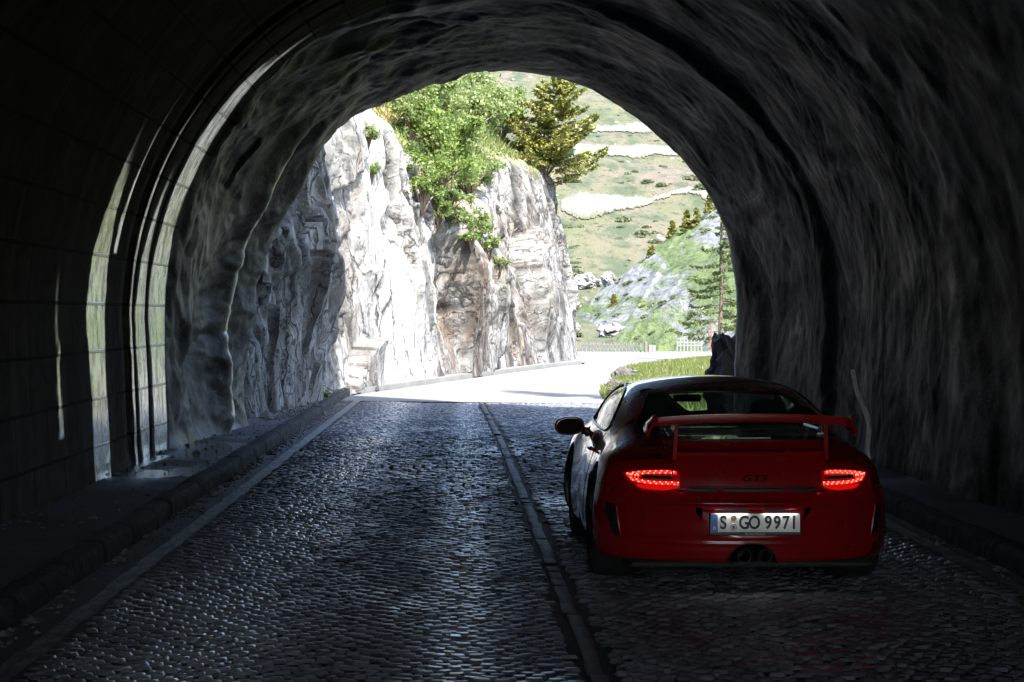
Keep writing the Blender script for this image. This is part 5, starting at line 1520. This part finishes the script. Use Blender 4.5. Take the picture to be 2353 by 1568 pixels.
# exhaust
ex = MB()
for sx_ in (-.060, .060):
    t_ = MB(); t_.lathe([(.30, .036), (0, .041), (-.010, .0415), (-.010, .036), (.02, .034), (.26, .036), (.27, .001)], (.012 + sx_, .045, .222), 'y', 28)
    t_.build("exhaust_pipe", M_EXH, car, True)
sh_ = MB(); n_ = 22
arc = [(.012 + .128 * math.cos(math.pi * i / n_), .168 + .112 * math.sin(math.pi * i / n_)) for i in range(n_ + 1)]
V_ = [(a, yq, c) for yq in (.05, .30) for a, c in arc] + [(.012 + (a - .012) * .01, .30, .17 + (c - .17) * .01) for a, c in arc]
F_ = [(r_ * (n_ + 1) + i, r_ * (n_ + 1) + i + 1, (r_ + 1) * (n_ + 1) + i + 1, (r_ + 1) * (n_ + 1) + i) for r_ in range(2) for i in range(n_)]
MB().add(V_, F_).build("exhaust_surround", M_EXH, car, True)
vb = MB()
vb.box((0, .24, .168), (1.42, .30, .03), 0, .97, .01); vb.build("diffuser", simple("grey_valance", (.025, .024, .022), .8, bumpscale=30), car)

# ---------------------------------------------------------------- wing
def wing():
    root = None
    # section of the blade (y rearwards negative, z up)
    prof = smooth_poly([(-.115, .026), (-.105, .030), (-.02, .016), (.08, .004), (.155, -.006), (.160, -.014), (.08, -.020), (-.02, -.014), (-.095, -.020), (-.112, -.016)], 3)
    xs_ = np.linspace(-.575, .575, 41); V_ = []
    for x_ in xs_:
        zc = .998 + .026 * (1 - (abs(x_) / .575) ** 2.4); ch = 1 - .10 * (abs(x_) / .575) ** 3
        yc = .145 + .035 * (abs(x_) / .575) ** 2
        V_ += [(x_, yc + p[0] * ch, zc + p[1] * 1.0) for p in prof]
    n = len(prof); F_ = [(i * n + k, (i + 1) * n + k, (i + 1) * n + (k + 1) % n, i * n + (k + 1) % n) for i in range(40) for k in range(n)]
    F_ += [tuple(range(n)), tuple(range(40 * n + n - 1, 40 * n - 1, -1))]
    root = mesh_np("rear_wing", np.array(V_), F_, M_PAINT, car, True)
    for sg in (-1, 1):
        # end plate
        P = smooth_poly([(-.03, 1.052), (.02, 1.045), (.20, 1.015), (.34, .995), (.345, .965), (.22, .935), (.10, .93), (.045, .925), (.03, .975), (-.005, 1.02)], 4)
        xo = sg * .578; n = len(P); cxy = P.mean(0)
        V_ = []
        for dx, k in ((-.009, .96), (-.006, 1), (.006, 1), (.010, .96)): V_ += [(xo + sg * dx + sg * .03 * sstep(1.02, .93, q[1]) , cxy[0] + (q[0] - cxy[0]) * k, cxy[1] + (q[1] - cxy[1]) * k) for q in P]
        F_ = [(r_ * n + i, r_ * n + (i + 1) % n, (r_ + 1) * n + (i + 1) % n, (r_ + 1) * n + i) for r_ in range(3) for i in range(n)]
        F_ += [tuple(range(n - 1, -1, -1)), tuple(range(3 * n, 4 * n))]
        if sg < 0: F_ = [f[::-1] for f in F_]
        mesh_np("end_plate", np.array([[float(q) for q in v] for v in V_]), F_, M_PAINT, root, True)
        # leg
        L = np.array([(.12, .78), (.10, .90), (.085, .99), (.25, 1.0), (.34, .93), (.42, .85), (.40, .78)])
        V_ = [(sg * (.437 + dx + .012 * (1 - (q[1] - .78) / .22)), q[0], q[1]) for dx in (-.011, .011) for q in L]; n = len(L)
        F_ = [tuple(range(n - 1, -1, -1)), tuple(range(n, 2 * n))] + [(i, (i + 1) % n, n + (i + 1) % n, n + i) for i in range(n)]
        mesh_np("wing_leg", np.array(V_), F_, M_PAINT, root, False)
wing()

# ---------------------------------------------------------------- wheels
def wheel(x, y, R_, wd, sg):
    ty_ = MB().lathe([(-wd / 2 + .02, R_ * .70), (-wd / 2, R_ * .80), (-wd / 2 + .008, R_ * .93), (-wd / 2 + .04, R_ * .985), (-wd * .2, R_), (wd * .2, R_), (wd / 2 - .04, R_ * .985), (wd / 2 - .008, R_ * .93), (wd / 2, R_ * .80), (wd / 2 - .02, R_ * .70)], (0, 0, 0), 'x', 56)
    for k in (-.30, -.1, .1, .30): ty_.lathe([(k * wd - .006, R_ * .992), (k * wd - .004, R_ + .0015), (k * wd + .004, R_ + .0015), (k * wd + .006, R_ * .992)], (0, 0, 0), 'x', 56)
    root = empty("wheel", (x, y, R_)); root.parent = car
    ty_.build("tyre", M_RUB, root, True)
    rm = MB().lathe([(-wd / 2 + .02, R_ * .70), (wd / 2 - .03, R_ * .72), (wd / 2 - .015, R_ * .70), (wd / 2 - .03, R_ * .66), (0, R_ * .62), (-wd / 2 + .02, R_ * .64)], (0, 0, 0), 'x', 48)
    for k in range(5):
        for dk in (-.13, .13):
            a = 2 * math.pi * k / 5 + dk
            rm.tube([(wd / 2 - .05, .06 * math.cos(a), .06 * math.sin(a)), (wd / 2 - .035, R_ * .4 * math.cos(a), R_ * .4 * math.sin(a)), (wd / 2 - .03, R_ * .68 * math.cos(a), R_ * .68 * math.sin(a))], .014, 6)
    rm.lathe([(wd / 2 - .075, .085), (wd / 2 - .04, .075), (wd / 2 - .03, .035), (wd / 2 - .015, .03), (wd / 2 - .012, .001)], (0, 0, 0), 'x', 28)
    rm.build("rim", M_RIM, root, True)
    if sg < 0: root.rotation_euler = (0, 0, math.pi)
for sg in (-1, 1):
    wheel(sg * .738, AX_R, .335, .305, sg); wheel(sg * .742, AX_F, .322, .24, sg)

car.rotation_euler = (0, 0, .0145)
# ---------------------------------------------------------------- mirrors, cabin
for sg in (-1, 1):
    cx_, cy2, cz_ = .895, 2.93, .835
    th = np.linspace(0, np.pi, 20); ph = np.linspace(0, 2 * np.pi, 33); TH, PH = np.meshgrid(th, ph, indexing='ij')
    ex_, ey_, ez_ = np.sin(TH) * np.cos(PH), np.cos(TH), np.sin(TH) * np.sin(PH)
    sq = lambda a, p: np.sign(a) * np.abs(a) ** p
    ey2 = np.where(ey_ < 0, np.maximum(ey_, -.42) * .9, ey_)
    Vm = np.stack([sg * (cx_ + .108 * sq(ex_, .85) + .012 * ez_), cy2 + .085 * ey2, cz_ + .067 * sq(ez_, .85) - .012 * ex_], -1).reshape(-1, 3)
    mr = mesh_np("mirror", Vm, grid_faces(20, 33, sg < 0), M_PAINT, car, True)
    MB().tube([(sg * .80, 2.955, .80), (sg * .76, 2.97, .795), (sg * .70, 2.98, .815)], [.030, .026, .035], 10).build("mirror_arm", M_BLACK, mr, True)
    a_ = np.linspace(0, 2 * np.pi, 32, endpoint=False)
    Vg_ = [(sg * (cx_ + .092 * sq(np.cos(q), .85) + .01 * np.sin(q)), cy2 - .0345, cz_ + .054 * sq(np.sin(q), .85) - .010 * np.cos(q)) for q in a_]
    mesh_np("mirror_glass", np.array([[float(k) for k in v] for v in Vg_]), [tuple(range(32)) if sg > 0 else tuple(range(31, -1, -1))], simple("mirror_dark_reflection", (.008, .008, .008), .5, 0.0, None, .15, Specular_IOR_Level=.02), mr, False)  # flat black colour stands in for the dark tunnel reflected in the glass
def seat(x):
    b = MB()
    secs = [(2.02, .30, .22, .10), (1.93, .52, .25, .09), (1.87, .74, .25, .075), (1.82, .90, .20, .06), (1.80, .985, .125, .055), (1.80, 1.045, .11, .045), (1.80, 1.065, .07, .03)]
    V_ = []; n = 16
    for (y_, z_, w_, d_) in secs:
        for k in range(n):
            q = 2 * math.pi * k / n; V_.append((x + w_ * np.sign(math.cos(q)) * abs(math.cos(q)) ** .6, y_ + d_ * np.sign(math.sin(q)) * abs(math.sin(q)) ** .7, z_))
    F_ = [(i * n + k, i * n + (k + 1) % n, (i + 1) * n + (k + 1) % n, (i + 1) * n + k) for i in range(len(secs) - 1) for k in range(n)] + [tuple(range((len(secs) - 1) * n, len(secs) * n))]
    b.add(V_, F_); b.box((x, 2.28, .36), (.46, .50, .14), 0, .9, .05)
    b.build("seat", M_SEAT, car, True)
seat(-.36); seat(.36)
MB().box((0, 3.02, .72), (1.28, .42, .22), 0, .92, .06).build("dashboard", M_CABIN, car, True)
sw = MB()
sw.tube([(-.36 + .185 * math.cos(q), 2.74 + .05 * math.sin(q), .78 + .175 * math.sin(q)) for q in np.linspace(0, 2 * math.pi, 33)], .016, 8)
sw.box((-.36, 2.76, .78), (.34, .04, .05), 0, 1, .01); sw.build("steering_wheel", M_SEAT, car, True)
rv = MB().box((-.06, 2.86, 1.035), (.20, .03, .052), 0, .94, .012); rv.tube([(-.06, 2.88, 1.05), (-.05, 2.93, 1.14)], .012, 6); rv.build("rear_view_mirror", M_SEAT, car, True)
MB().box((0, 1.15, .84), (1.10, .45, .06), 0, .9, .02).build("parcel_shelf", M_CABIN, car, True)
panel_outline = [(-.585, 1.04), (-.50, 1.105), (-.32, 1.118), (-.135, .955), (-.14, .86), (-.60, .86)]  # added dark panel that narrows the bright view through the rear window
MB().add([(a, 1.90 + d, b) for d in (0, .012) for a, b in panel_outline], [tuple(range(5, -1, -1)), tuple(range(6, 12))] + [(i, (i + 1) % 6, 6 + (i + 1) % 6, 6 + i) for i in range(6)]).build("added_dark_panel", M_SEAT, car)
rc_ = MB()
for sg in (-1, 1): rc_.tube([(sg * .50, 1.30, .86), (sg * .53, 1.70, 1.05), (sg * .47, 1.84, 1.115)], .022, 8)
rc_.tube([(-.47, 1.84, 1.115), (0, 1.86, 1.135), (.47, 1.84, 1.115)], .022, 8); rc_.tube([(-.50, 1.78, 1.10), (.42, 1.70, .74)], .020, 8)
rc_.build("roll_cage", M_SEAT, car, True)
